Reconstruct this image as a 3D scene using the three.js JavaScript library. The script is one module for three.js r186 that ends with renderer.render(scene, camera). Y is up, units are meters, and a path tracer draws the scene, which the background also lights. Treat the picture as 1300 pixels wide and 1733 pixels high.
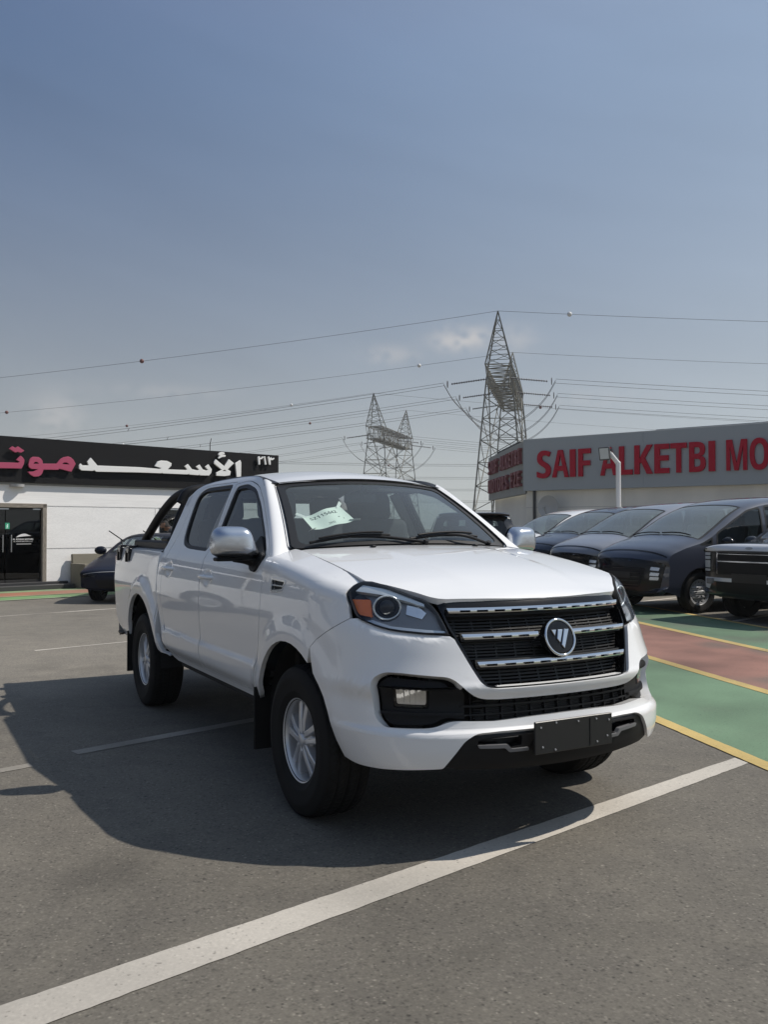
import * as THREE from 'three';
import { mergeGeometries } from 'three/addons/utils/BufferGeometryUtils.js';
import { TextGeometry } from 'three/addons/geometries/TextGeometry.js';
import { FontLoader } from 'three/addons/loaders/FontLoader.js';
import { RoundedBoxGeometry } from 'three/addons/geometries/RoundedBoxGeometry.js';
import { MarchingCubes } from 'three/addons/objects/MarchingCubes.js';

// ---------------------------------------------------------------- camera, sky, sun, exposure
const scene = new THREE.Scene();
const camera = new THREE.PerspectiveCamera(60.29, 769 / 1024, 0.05, 6000);
camera.position.set(0, 1.406, 0);
camera.rotation.set(Math.atan((894.4 - 866.5) / 1491.4), 0, 0);
const renderer = new THREE.WebGLRenderer({ antialias: true });
renderer.toneMapping = THREE.LinearToneMapping;
renderer.toneMappingExposure = 1.0;
renderer.shadowMap.enabled = true;

const TO_SUN = new THREE.Vector3(0.815, 1, -0.097).normalize();
const sun = new THREE.DirectionalLight(new THREE.Color(1, 0.935, 0.845), 4.1);
sun.position.copy(TO_SUN).multiplyScalar(60).add(new THREE.Vector3(0, 0, -12));
sun.target.position.set(0, 0, -12);
sun.castShadow = true;
Object.assign(sun.shadow.camera, { left: -30, right: 30, top: 30, bottom: -30, near: 1, far: 160 });
sun.shadow.mapSize.set(2048, 2048);
sun.shadow.radius = 1.2;
scene.add(sun, sun.target);

// ---------------------------------------------------------------- small maths
let seed = 20417;
const rnd = () => { seed = (seed * 1664525 + 1013904223) >>> 0; return seed / 4294967296; };
const rr = (a, b) => a + (b - a) * rnd();
const clamp = (x, a = 0, b = 1) => Math.min(b, Math.max(a, x));
const lerp = (a, b, t) => a + (b - a) * t;
const sstep = (a, b, x) => { const t = clamp((x - a) / (b - a)); return t * t * (3 - 2 * t); };
const V = (x, y, z) => new THREE.Vector3(x, y, z);
const C = (r, g, b) => new THREE.Color().setRGB(r, g, b);
function hash2(x, y, s = 0) { let h = Math.imul(x | 0, 374761393) ^ Math.imul(y | 0, 668265263) ^ Math.imul(s | 0, 1442695041); h = Math.imul(h ^ (h >>> 13), 1274126177); return ((h ^ (h >>> 16)) >>> 0) / 4294967296; }
function vnoise(x, y, s = 0, per = 0) {
  const xi = Math.floor(x), yi = Math.floor(y), fx = x - xi, fy = y - yi, w = (i, j) => per ? hash2(((i % per) + per) % per, ((j % per) + per) % per, s) : hash2(i, j, s);
  const u = fx * fx * (3 - 2 * fx), v = fy * fy * (3 - 2 * fy);
  return lerp(lerp(w(xi, yi), w(xi + 1, yi), u), lerp(w(xi, yi + 1), w(xi + 1, yi + 1), u), v);
}
function fbm(x, y, o = 4, s = 0) { let a = 0.5, t = 0, n = 0; for (let i = 0; i < o; i++) { t += a * vnoise(x, y, s + i); n += a; a *= 0.5; x *= 2.03; y *= 2.03; } return t / n; }
function mono(tab) {                                             // monotone cubic through a table
  const n = tab.length, X = tab.map((p) => p[0]), Y = tab.map((p) => p[1]), D = [], M = [];
  for (let i = 0; i < n - 1; i++) D.push((Y[i + 1] - Y[i]) / (X[i + 1] - X[i]));
  for (let i = 0; i < n; i++) M.push(i === 0 ? D[0] : i === n - 1 ? D[n - 2] : D[i - 1] * D[i] <= 0 ? 0 : 2 * D[i - 1] * D[i] / (D[i - 1] + D[i]));
  return (x) => {
    if (x <= X[0]) return Y[0] + (x - X[0]) * M[0];
    if (x >= X[n - 1]) return Y[n - 1] + (x - X[n - 1]) * M[n - 1];
    let i = 0; while (x > X[i + 1]) i++;
    const h = X[i + 1] - X[i], t = (x - X[i]) / h, t2 = t * t, t3 = t2 * t;
    return (2 * t3 - 3 * t2 + 1) * Y[i] + (t3 - 2 * t2 + t) * h * M[i] + (3 * t2 - 2 * t3) * Y[i + 1] + (t3 - t2) * h * M[i + 1];
  };
}
function crom(P, n = 8, closed = false) {                         // Catmull-Rom polyline through 2D or 3D points
  const c = new THREE.CatmullRomCurve3(P.map((p) => V(p[0], p[1], p[2] || 0)), closed, 'centripetal');
  return c.getPoints(n * (P.length - (closed ? 0 : 1))).slice(0, closed ? -1 : undefined).map((v) => P[0].length > 2 ? [v.x, v.y, v.z] : [v.x, v.y]);
}
function rp(P, n = 5) {                                          // polygon with rounded corners: [x, y, radius]
  const out = [], N = P.length;
  for (let i = 0; i < N; i++) {
    const a = P[(i + N - 1) % N], b = P[i], c = P[(i + 1) % N], r = b[2] || 0;
    if (!r) { out.push([b[0], b[1]]); continue; }
    const la = Math.hypot(a[0] - b[0], a[1] - b[1]), lc = Math.hypot(c[0] - b[0], c[1] - b[1]), ra = Math.min(r, la * 0.48) / la, rc = Math.min(r, lc * 0.48) / lc;
    const p = [lerp(b[0], a[0], ra), lerp(b[1], a[1], ra)], q = [lerp(b[0], c[0], rc), lerp(b[1], c[1], rc)];
    for (let k = 0; k <= n; k++) { const t = k / n; out.push([(1 - t) * (1 - t) * p[0] + 2 * t * (1 - t) * b[0] + t * t * q[0], (1 - t) * (1 - t) * p[1] + 2 * t * (1 - t) * b[1] + t * t * q[1]]); }
  }
  return out;
}
const rect = (x0, y0, x1, y1, r = 0) => rp([[x0, y0, r], [x1, y0, r], [x1, y1, r], [x0, y1, r]]);
const ngon = (cx, cy, rx, ry, n = 28) => Array.from({ length: n }, (_, i) => [cx + rx * Math.cos(i / n * 2 * Math.PI), cy + ry * Math.sin(i / n * 2 * Math.PI)]);
function inset(P, d) {                                           // polygon moved inwards by d (outwards if negative)
  const a = P.reduce((t, p, i) => { const q = P[(i + 1) % P.length]; return t + p[0] * q[1] - q[0] * p[1]; }, 0) > 0 ? 1 : -1, N = P.length;
  return P.map((p, i) => {
    const o = P[(i + N - 1) % N], q = P[(i + 1) % N]; let ax = p[0] - o[0], ay = p[1] - o[1], bx = q[0] - p[0], by = q[1] - p[1];
    const la = Math.hypot(ax, ay) || 1, lb = Math.hypot(bx, by) || 1; let nx = -(ay / la + by / lb) * a, ny = (ax / la + bx / lb) * a; const l2 = nx * nx + ny * ny;
    const k = l2 < 0.3 ? 1 : 2 / l2; return [p[0] + nx * d * k, p[1] + ny * d * k];
  });
}
function resample(P, L) {
  const out = [];
  for (let i = 0; i < P.length; i++) { const a = P[i], b = P[(i + 1) % P.length], n = Math.max(1, Math.ceil(Math.hypot(b[0] - a[0], b[1] - a[1]) / L)); if (Math.hypot(b[0] - a[0], b[1] - a[1]) < 1e-6) continue; for (let k = 0; k < n; k++) out.push([lerp(a[0], b[0], k / n), lerp(a[1], b[1], k / n)]); }
  return out;
}
// ---------------------------------------------------------------- a sheet-metal panel: a 2D outline with holes, laid on a curved surface, with turned-in edges
function panel(outline, holes, map, { L = 0.05, bl = 0.03, depth = 0.014, off = 0, sgn = 1 } = {}) {
  const loops = [outline, ...(holes || [])].map((l, i) => { const v = resample(l, bl).map((p) => new THREE.Vector2(p[0], p[1])); if (THREE.ShapeUtils.isClockWise(v) === (i === 0)) v.reverse(); return v; });
  let tris = THREE.ShapeUtils.triangulateShape(loops[0], loops.slice(1));
  const pts = [].concat(...loops).map((p) => [p.x, p.y]);
  for (let it = 0; it < 12; it++) {
    const mids = new Map(), out = []; let any = false;
    const mid = (a, b) => {
      if (Math.hypot(pts[a][0] - pts[b][0], pts[a][1] - pts[b][1]) <= L) return -1;
      const k = a < b ? a * 1e6 + b : b * 1e6 + a; let m = mids.get(k);
      if (m === undefined) { m = pts.length; pts.push([(pts[a][0] + pts[b][0]) / 2, (pts[a][1] + pts[b][1]) / 2]); mids.set(k, m); }
      any = true; return m;
    };
    for (const [a, b, c] of tris) {
      const x = mid(a, b), y = mid(b, c), z = mid(c, a), k = (x >= 0) + (y >= 0) + (z >= 0);
      if (k === 0) out.push([a, b, c]);
      else if (k === 3) out.push([a, x, z], [x, b, y], [z, y, c], [x, y, z]);
      else if (k === 1) { if (x >= 0) out.push([a, x, c], [x, b, c]); else if (y >= 0) out.push([a, b, y], [a, y, c]); else out.push([a, b, z], [z, b, c]); }
      else if (x < 0) out.push([z, y, c], [a, b, y], [a, y, z]);
      else if (y < 0) out.push([a, x, z], [x, b, c], [x, c, z]);
      else out.push([x, b, y], [a, x, y], [a, y, c]);
    }
    tris = out; if (!any) break;
  }
  const e = 1e-3, at = (u, v) => {
    const p = map(u, v), a = map(u + e, v), b = map(u - e, v), c = map(u, v + e), d = map(u, v - e);
    const ux = a[0] - b[0], uy = a[1] - b[1], uz = a[2] - b[2], vx = c[0] - d[0], vy = c[1] - d[1], vz = c[2] - d[2];
    let nx = uy * vz - uz * vy, ny = uz * vx - ux * vz, nz = ux * vy - uy * vx; const l = (Math.hypot(nx, ny, nz) || 1) * sgn; nx /= l; ny /= l; nz /= l;
    return [p[0] + nx * off, p[1] + ny * off, p[2] + nz * off, nx, ny, nz];
  };
  const pos = [], nor = [], uv = [], ind = [];
  for (const [u, v] of pts) { const q = at(u, v); pos.push(q[0], q[1], q[2]); nor.push(q[3], q[4], q[5]); uv.push(u, v); }
  for (const t of tris) sgn > 0 ? ind.push(t[0], t[1], t[2]) : ind.push(t[0], t[2], t[1]);
  if (depth > 0) for (const lp of loops) {
    const n = lp.length, base = pos.length / 3, Q = lp.map((p) => at(p.x, p.y));
    for (let i = 0; i <= n; i++) {
      const q = Q[i % n], a = Q[(i + n - 1) % n], b = Q[(i + 1) % n], t = V(b[0] - a[0], b[1] - a[1], b[2] - a[2]), m = t.cross(V(q[3], q[4], q[5])).multiplyScalar(sgn).normalize();
      pos.push(q[0], q[1], q[2], q[0] - q[3] * depth, q[1] - q[4] * depth, q[2] - q[5] * depth);
      nor.push(m.x, m.y, m.z, m.x, m.y, m.z); uv.push(i * 0.01, 0, i * 0.01, depth);
      if (i < n) { const k = base + i * 2; sgn > 0 ? ind.push(k, k + 1, k + 2, k + 1, k + 3, k + 2) : ind.push(k, k + 2, k + 1, k + 1, k + 2, k + 3); }
    }
  }
  return geo(pos, nor, uv, ind);
}
function geo(pos, nor, uv, ind) {
  const g = new THREE.BufferGeometry(); g.setAttribute('position', new THREE.Float32BufferAttribute(pos, 3));
  if (nor) g.setAttribute('normal', new THREE.Float32BufferAttribute(nor, 3)); g.setAttribute('uv', new THREE.Float32BufferAttribute(uv, 2)); g.setIndex(ind);
  if (!nor) g.computeVertexNormals(); return g;
}
function mirrorZ(g) {                                            // the same part on the other side of a vehicle
  const m = idx(g).clone(), p = m.attributes.position, n = m.attributes.normal;
  for (let i = 0; i < p.count; i++) { p.setZ(i, -p.getZ(i)); n.setZ(i, -n.getZ(i)); }
  const x = m.index.array; for (let i = 0; i < x.length; i += 3) { const t = x[i]; x[i] = x[i + 1]; x[i + 1] = t; }
  return m;
}
function grid(nu, nv, f, closedU = false) {                       // a surface from a function of two parameters 0..1
  const pos = [], uv = [], ind = [];
  for (let j = 0; j <= nv; j++) for (let i = 0; i <= nu; i++) { const p = f(i / nu, j / nv); pos.push(p[0], p[1], p[2]); uv.push(i / nu, j / nv); }
  for (let j = 0; j < nv; j++) for (let i = 0; i < nu; i++) { const a = j * (nu + 1) + i, b = a + nu + 1; ind.push(a, a + 1, b, a + 1, b + 1, b); }
  const g = geo(pos, null, uv, ind);
  if (closedU) { const n = g.attributes.normal; for (let j = 0; j <= nv; j++) { const a = j * (nu + 1), b = a + nu; const v = V(n.getX(a) + n.getX(b), n.getY(a) + n.getY(b), n.getZ(a) + n.getZ(b)).normalize(); n.setXYZ(a, v.x, v.y, v.z); n.setXYZ(b, v.x, v.y, v.z); } }
  return g;
}
function idx(g) { if (!g.index) g.setIndex(Array.from({ length: g.attributes.position.count }, (_, i) => i)); for (const k of Object.keys(g.attributes)) if (!['position', 'normal', 'uv', 'color'].includes(k)) g.deleteAttribute(k); return g; }
const merge = (a) => a.length === 1 ? idx(a[0]) : mergeGeometries(a.map(idx));
const move = (g, x, y, z, rx = 0, ry = 0, rz = 0) => { if (rx) g.rotateX(rx); if (ry) g.rotateY(ry); if (rz) g.rotateZ(rz); return g.translate(x, y, z); };
const box = (x, y, z, w, h, d, r = 0.008) => move(r ? new RoundedBoxGeometry(w, h, d, 2, Math.min(r, w / 2.1, h / 2.1, d / 2.1)) : new THREE.BoxGeometry(w, h, d), x, y, z);
const cyl = (a, b, r, r2 = r, n = 14) => { const p = V(...a), q = V(...b), l = p.distanceTo(q), g = new THREE.CylinderGeometry(r2, r, l, n); g.applyQuaternion(new THREE.Quaternion().setFromUnitVectors(V(0, 1, 0), q.clone().sub(p).normalize())); return g.translate((p.x + q.x) / 2, (p.y + q.y) / 2, (p.z + q.z) / 2); };
const bar = (a, b, w, h = w) => { const p = V(...a), q = V(...b), l = p.distanceTo(q), g = new THREE.BoxGeometry(w, l, h); g.applyQuaternion(new THREE.Quaternion().setFromUnitVectors(V(0, 1, 0), q.clone().sub(p).normalize())); return g.translate((p.x + q.x) / 2, (p.y + q.y) / 2, (p.z + q.z) / 2); };
const tube = (P, r, n = 24, m = 10) => new THREE.TubeGeometry(new THREE.CatmullRomCurve3(P.map((p) => V(...p)), false, 'centripetal'), n, r, m);
const lathe = (P, n = 48) => new THREE.LatheGeometry(P.map((p) => new THREE.Vector2(p[0], p[1])), n);
function extrude(outline, holes, depth, bevel = 0, seg = 1) {
  const s = new THREE.Shape(outline.map((p) => new THREE.Vector2(p[0], p[1]))); for (const h of holes || []) s.holes.push(new THREE.Path(h.map((p) => new THREE.Vector2(p[0], p[1]))));
  return new THREE.ExtrudeGeometry(s, { depth, bevelEnabled: bevel > 0, bevelThickness: bevel, bevelSize: bevel, bevelOffset: -bevel, bevelSegments: seg, curveSegments: 6 });
}
// ---------------------------------------------------------------- things and parts
const taken = {};
function numbered(n) { taken[n] = (taken[n] ?? -1) + 1; return taken[n] ? n + '_' + String(taken[n]).padStart(3, '0') : n; }
function tag(o, label, category, group, kind) { o.userData.label = label; if (category) o.userData.category = category; if (group) o.userData.group = group; if (kind) o.userData.kind = kind; return o; }
function thing(name, label, category, group) { const o = new THREE.Group(); o.name = numbered(name); scene.add(o); return tag(o, label, category, group); }
function part(parent, name, g, m, label) { const o = new THREE.Mesh(Array.isArray(g) ? merge(g) : idx(g), m); o.name = name; o.castShadow = o.receiveShadow = true; parent.add(o); if (label) o.userData.label = label; return o; }
function solo(name, g, m, label, category, group) { const o = part(scene, numbered(name), g, m); return tag(o, label, category, group); }
function structure(name, g, m, label) { const o = part(scene, numbered(name), g, m); o.userData.kind = 'structure'; if (label) o.userData.label = label; return o; }
const std = (color, roughness = 0.6, metalness = 0, more = {}) => new THREE.MeshStandardMaterial({ color: Array.isArray(color) ? C(...color) : color, roughness, metalness, ...more });
const phys = (color, roughness, more = {}) => new THREE.MeshPhysicalMaterial({ color: Array.isArray(color) ? C(...color) : color, roughness, ...more });
function dataTex(n, f, srgb = true, rep = true) {
  const d = new Uint8Array(n * n * 4);
  for (let y = 0; y < n; y++) for (let x = 0; x < n; x++) { const c = f(x, y), i = (y * n + x) * 4; d[i] = clamp(c[0]) * 255; d[i + 1] = clamp(c[1]) * 255; d[i + 2] = clamp(c[2]) * 255; d[i + 3] = 255; }
  const t = new THREE.DataTexture(d, n, n); if (srgb) t.colorSpace = THREE.SRGBColorSpace; if (rep) t.wrapS = t.wrapT = THREE.RepeatWrapping; t.magFilter = THREE.LinearFilter; t.minFilter = THREE.LinearMipmapLinearFilter; t.generateMipmaps = true; t.needsUpdate = true; return t;
}

// ---------------------------------------------------------------- the sky: hazy air, paler towards the horizon, with a few thin clouds
{
  const w = 2048, h = 1024, d = new Float32Array(w * h * 4);
  // measured air: pale towards the horizon, and a broad hazy brightening towards the sun
  const base = [[-0.067, 0.564], [-0.010, 0.516], [0.140, 0.316]], floor = [0.016, 0.052, 0.135], glow = [2.303, 2.718, 3.073];
  const air = (el, ang) => { const e = Math.exp(-Math.max(el, 0) / 15), g = Math.exp(-(51 + 4 * Math.log(1 + Math.exp((ang - 51) / 4))) / 25); return base.map(([p, q], i) => { const v = p + q * e, k = 0.012; return 0.5 * (v + floor[i] + Math.sqrt((v - floor[i]) ** 2 + k * k)) + glow[i] * g; }); };
  const clouds = [[5.3, 12.2, 1.7, 0.62, 0.85], [4.4, 11.9, 1.0, 0.5, 0.4], [0.4, 11.2, 1.6, 0.5, 0.40], [8.6, 12.0, 1.2, 0.8, 0.35], [-20.5, 6.8, 1.5, 1.3, 0.40], [-14, 8.6, 3.5, 0.4, 0.2], [13, 8.2, 4, 0.5, 0.15]];
  for (let y = 0; y < h; y++) for (let x = 0; x < w; x++) {
    const el = ((y + 0.5) / h - 0.5) * 180, phi = ((x + 0.5) / w - 0.5) * 2 * Math.PI, az = Math.atan2(Math.cos(phi), -Math.sin(phi)) * 180 / Math.PI;
    const ce = Math.cos(el * Math.PI / 180), dot = Math.sin(az * Math.PI / 180) * ce * TO_SUN.x + Math.sin(el * Math.PI / 180) * TO_SUN.y - Math.cos(az * Math.PI / 180) * ce * TO_SUN.z;
    let c = air(el, Math.acos(clamp(dot, -1, 1)) * 180 / Math.PI);
    for (const [a, e, sa, se, k] of clouds) {
      const u = (az - a) / sa, v = (el - e) / se, r = u * u + v * v; if (r > 6) continue;
      const m = k * Math.exp(-r * 0.9) * sstep(0.30, 0.72, fbm(az * 1.7 + 40, el * 2.6 + 9, 5, 5) + 0.10); c = c.map((q, i) => lerp(q, [0.60, 0.585, 0.58][i], m));
    }
    if (el > 3 && el < 40) { const q2 = el + az * 0.22, m = 0.13 * (fbm(az * 0.045 + 7, q2 * 0.15 + 3, 4, 11) - 0.5) + 0.05 * (fbm(az * 0.10 + 17, q2 * 0.7 + 3, 3, 29) - 0.5); c = c.map((q) => q * (1 + m)); }
    d.set([c[0], c[1], c[2], 1], (y * w + x) * 4);
  }
  const t = new THREE.DataTexture(d, w, h, THREE.RGBAFormat, THREE.FloatType); t.mapping = THREE.EquirectangularReflectionMapping; t.magFilter = t.minFilter = THREE.LinearFilter; t.needsUpdate = true;
  scene.background = t; scene.environment = t;
}

// ---------------------------------------------------------------- the ground: asphalt, paint
const N_ASPH = 2048;
const stones = new Float32Array(N_ASPH * N_ASPH).fill(0);
{
  const put = (cx, cy, r, v) => { for (let y = Math.floor(cy - r); y <= cy + r; y++) for (let x = Math.floor(cx - r); x <= cx + r; x++) { const d = Math.hypot(x - cx, y - cy) / r; if (d < 1) { const i = ((y + N_ASPH) % N_ASPH) * N_ASPH + ((x + N_ASPH) % N_ASPH); stones[i] += v * (1 - d * d); } } };
  for (let k = 0; k < 90000; k++) put(rnd() * N_ASPH, rnd() * N_ASPH, rr(1.4, 3.6), (rnd() < 0.5 ? -1 : 1) * rr(0.12, 0.55));
  for (let k = 0; k < 26000; k++) put(rnd() * N_ASPH, rnd() * N_ASPH, rr(3.0, 6.0), (rnd() < 0.5 ? -1 : 1) * rr(0.10, 0.42));
  for (let k = 0; k < 3600; k++) put(rnd() * N_ASPH, rnd() * N_ASPH, rr(1.6, 3.4), rr(0.7, 1.7));
  for (let k = 0; k < 2600; k++) put(rnd() * N_ASPH, rnd() * N_ASPH, rr(1.8, 4.2), -rr(0.5, 1.1));
}
const toS = (l) => l <= 0.0031308 ? l * 12.92 : 1.055 * Math.pow(l, 1 / 2.4) - 0.055;
const asphaltMap = dataTex(N_ASPH, (x, y) => {
  const s = stones[y * N_ASPH + x], g = vnoise(x / 3, y / 3, 3, 683) - 0.5, w = vnoise(x / 64, y / 64, 8, 32) - 0.5;
  const l = 0.5 * (1 + 0.62 * clamp(s, -0.95, 2.2) + 0.22 * g + 0.16 * w); return [toS(l), toS(l * (1 + 0.02 * g)), toS(l * (1 - 0.02 * w))];
});
const asphaltBump = dataTex(1024, (x, y) => { const s = clamp(0.5 + 0.35 * stones[y * 2 * N_ASPH + x * 2]); return [s, s, s]; }, false);
for (const t of [asphaltMap, asphaltBump]) t.repeat.set(1 / 4.1, 1 / 4.1);
function groundSheet(xs, zs, y, colour) {
  const pos = [], col = [], uv = [], ind = [], nor = [];
  for (const z of zs) for (const x of xs) { pos.push(x, y, z); nor.push(0, 1, 0); uv.push(x * 0.97 + z * 0.21, z * 0.97 - x * 0.21); col.push(...colour(x, z)); }
  const n = xs.length; for (let j = 0; j < zs.length - 1; j++) for (let i = 0; i < n - 1; i++) { const a = j * n + i; ind.push(a, a + n, a + 1, a + 1, a + n, a + n + 1); }
  const g = geo(pos, nor, uv, ind); g.setAttribute('color', new THREE.Float32BufferAttribute(col, 3)); return g;
}
const span = (a, b, s) => Array.from({ length: Math.round((b - a) / s) + 1 }, (_, i) => a + i * s);
const TYRE = [[-9, -2, 8.2, 0.11, 0.13], [-13, -4, 9.5, 0.12, 0.12], [2, -24, 16.5, 0.12, 0.12], [-3, 9, 11.8, 0.10, 0.10], [6, 6, 9.6, 0.11, 0.10]];
const asphaltTone = (x, z) => {
  // drive lane between the bays is dustier and paler; old oil and tyre marks darken bays in patches
  let m = 0.88 + 0.30 * (fbm(x * 0.9 + 3, z * 0.9, 4, 21) - 0.5) + 0.26 * (fbm(x * 0.22, z * 0.22 + 8, 3, 33) - 0.5);
  const p = x * 0.694 + z * 0.719;                                 // distance across the bays
  const lane = sstep(-6.6, -8.2, p); m *= 1 + 0.34 * lane * (0.75 + 0.5 * fbm(p * 2.2, (x * 0.719 - z * 0.694) * 0.16, 3, 55));
  const oil = sstep(0.70, 0.86, fbm(x * 1.7 + 31, z * 1.7 + 5, 4, 77)); m *= 1 - 0.22 * oil;
  // tyre marks: long faint arcs left by turning cars
  for (const [cx, cz, r, w, k] of TYRE) { const d = Math.hypot(x - cx, z - cz) - r; if (Math.abs(d) < 1.2) m *= 1 - k * (Math.exp(-((d / w) ** 2)) + Math.exp(-(((d - 0.9) / w) ** 2))) * sstep(0.35, 0.62, fbm(x * 0.8 + cx, z * 0.8, 3, 44)); }
  const dust = sstep(0.55, 0.8, fbm(x * 0.55 + 60, z * 0.55 + 20, 4, 66)); m *= 1 + 0.14 * dust;
  const warm = 0.02 * (fbm(x * 0.5, z * 0.5, 3, 91) - 0.5);
  return [0.300 * m * (1 + warm), 0.272 * m, 0.226 * m * (1 - warm)];
};
structure('ground', groundSheet([-2500, -900, -300, -120, -60, -36, ...span(-24, -9, 0.3), ...span(-8.85, 9, 0.15), ...span(9.3, 24, 0.3), 36, 60, 120, 300, 900, 2500], [-4000, -1500, -600, -250, -120, -70, -50, ...span(-36, -16, 0.3), ...span(-15.85, 2, 0.15), 3, 12, 40, 150, 600], 0, asphaltTone),
  std(0xffffff, 0.93, 0, { map: asphaltMap, bumpMap: asphaltBump, bumpScale: 0.0025, vertexColors: true }), 'grey-brown asphalt of the car lot');

// painted lines and coloured lanes: thin sheets with worn, uneven edges and bare spots
function paintedSheet(name, P, y, tone, label, wear = 0.25, step = 0.12) {
  // P: quad corners along the strip [a0, a1, b1, b0] (a side, then b side), as [x, z]
  const [a0, a1, b1, b0] = P, len = Math.hypot(a1[0] - a0[0], a1[1] - a0[1]), wid = Math.hypot(b0[0] - a0[0], b0[1] - a0[1]), nu = Math.max(2, Math.ceil(len / step)), nv = Math.max(2, Math.ceil(wid / step));
  const pos = [], nor = [], uv = [], col = [], ind = [], flip = (a1[1] - a0[1]) * (b0[0] - a0[0]) - (a1[0] - a0[0]) * (b0[1] - a0[1]) < 0;
  for (let j = 0; j <= nv; j++) for (let i = 0; i <= nu; i++) {
    const u = i / nu, v = j / nv, j2 = (j === 0 ? 1 : j === nv ? -1 : 0) * 0.009 * (fbm(u * len * 22, v * 3 + y * 900, 3, 5) - 0.35);
    const x = lerp(lerp(a0[0], a1[0], u), lerp(b0[0], b1[0], u), v), z = lerp(lerp(a0[1], a1[1], u), lerp(b0[1], b1[1], u), v), ex = (b0[0] - a0[0]) / wid, ez = (b0[1] - a0[1]) / wid;
    pos.push(x + ex * j2, y, z + ez * j2); nor.push(0, 1, 0); uv.push(x, z);
    const m = 1 + wear * (fbm(x * 2.3, z * 2.3, 4, 15) - 0.5) + wear * 1.2 * (fbm(x * 0.7 + 9, z * 0.7, 3, 19) - 0.5);
    const dust = wear * sstep(0.45, 0.75, fbm(x * 1.1 + 5, z * 1.1 + 50, 4, 61)), g = asphaltTone(x, z).map((q) => q * 0.55);
    col.push(...tone.map((q, k) => lerp(q * m, g[k], clamp(dust))));
  }
  for (let j = 0; j < nv; j++) for (let i = 0; i < nu; i++) { const a = j * (nu + 1) + i, b = a + nu + 1; flip ? ind.push(a, b, a + 1, a + 1, b, b + 1) : ind.push(a, a + 1, b, a + 1, b + 1, b); }
  const g = geo(pos, nor, uv, ind); g.setAttribute('color', new THREE.Float32BufferAttribute(col, 3));
  return structure(name, g, paintMat, label);
}
const paintMap = dataTex(1024, (x, y) => { const s = stones[(y * 2) * N_ASPH + x * 2], g = vnoise(x / 2, y / 2, 13, 512) - 0.5, l = 0.8 * (1 + 0.17 * clamp(s, -1.3, 0.9) + 0.10 * g) * (s < -0.6 ? 0.66 : 1); return [toS(l), toS(l), toS(l)]; });
paintMap.repeat.set(1 / 3.7, 1 / 3.7);
const paintMat = std(0xffffff, 0.85, 0, { map: paintMap, bumpMap: asphaltBump, bumpScale: 0.0015, vertexColors: true });
const WHITE = [0.60, 0.555, 0.485], YEL = [0.60, 0.44, 0.16], GREEN = [0.152, 0.252, 0.152], RED = [0.285, 0.145, 0.110];
const LD = [0.719, -0.695], LN = [0.695, 0.719];                   // along and across the bay lines
function bayLine(px, pz, from, to, w = 0.125, wear = 0.4) { const c = (t, s) => [px + LD[0] * t + LN[0] * s, pz + LD[1] * t + LN[1] * s]; return paintedSheet('parking_line', [c(from, w / 2), c(to, w / 2), c(to, -w / 2), c(from, -w / 2)], 0.003, WHITE, 'worn white parking bay line on the asphalt', wear, 0.05); }
const P2 = (x, z) => [x, z];
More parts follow.
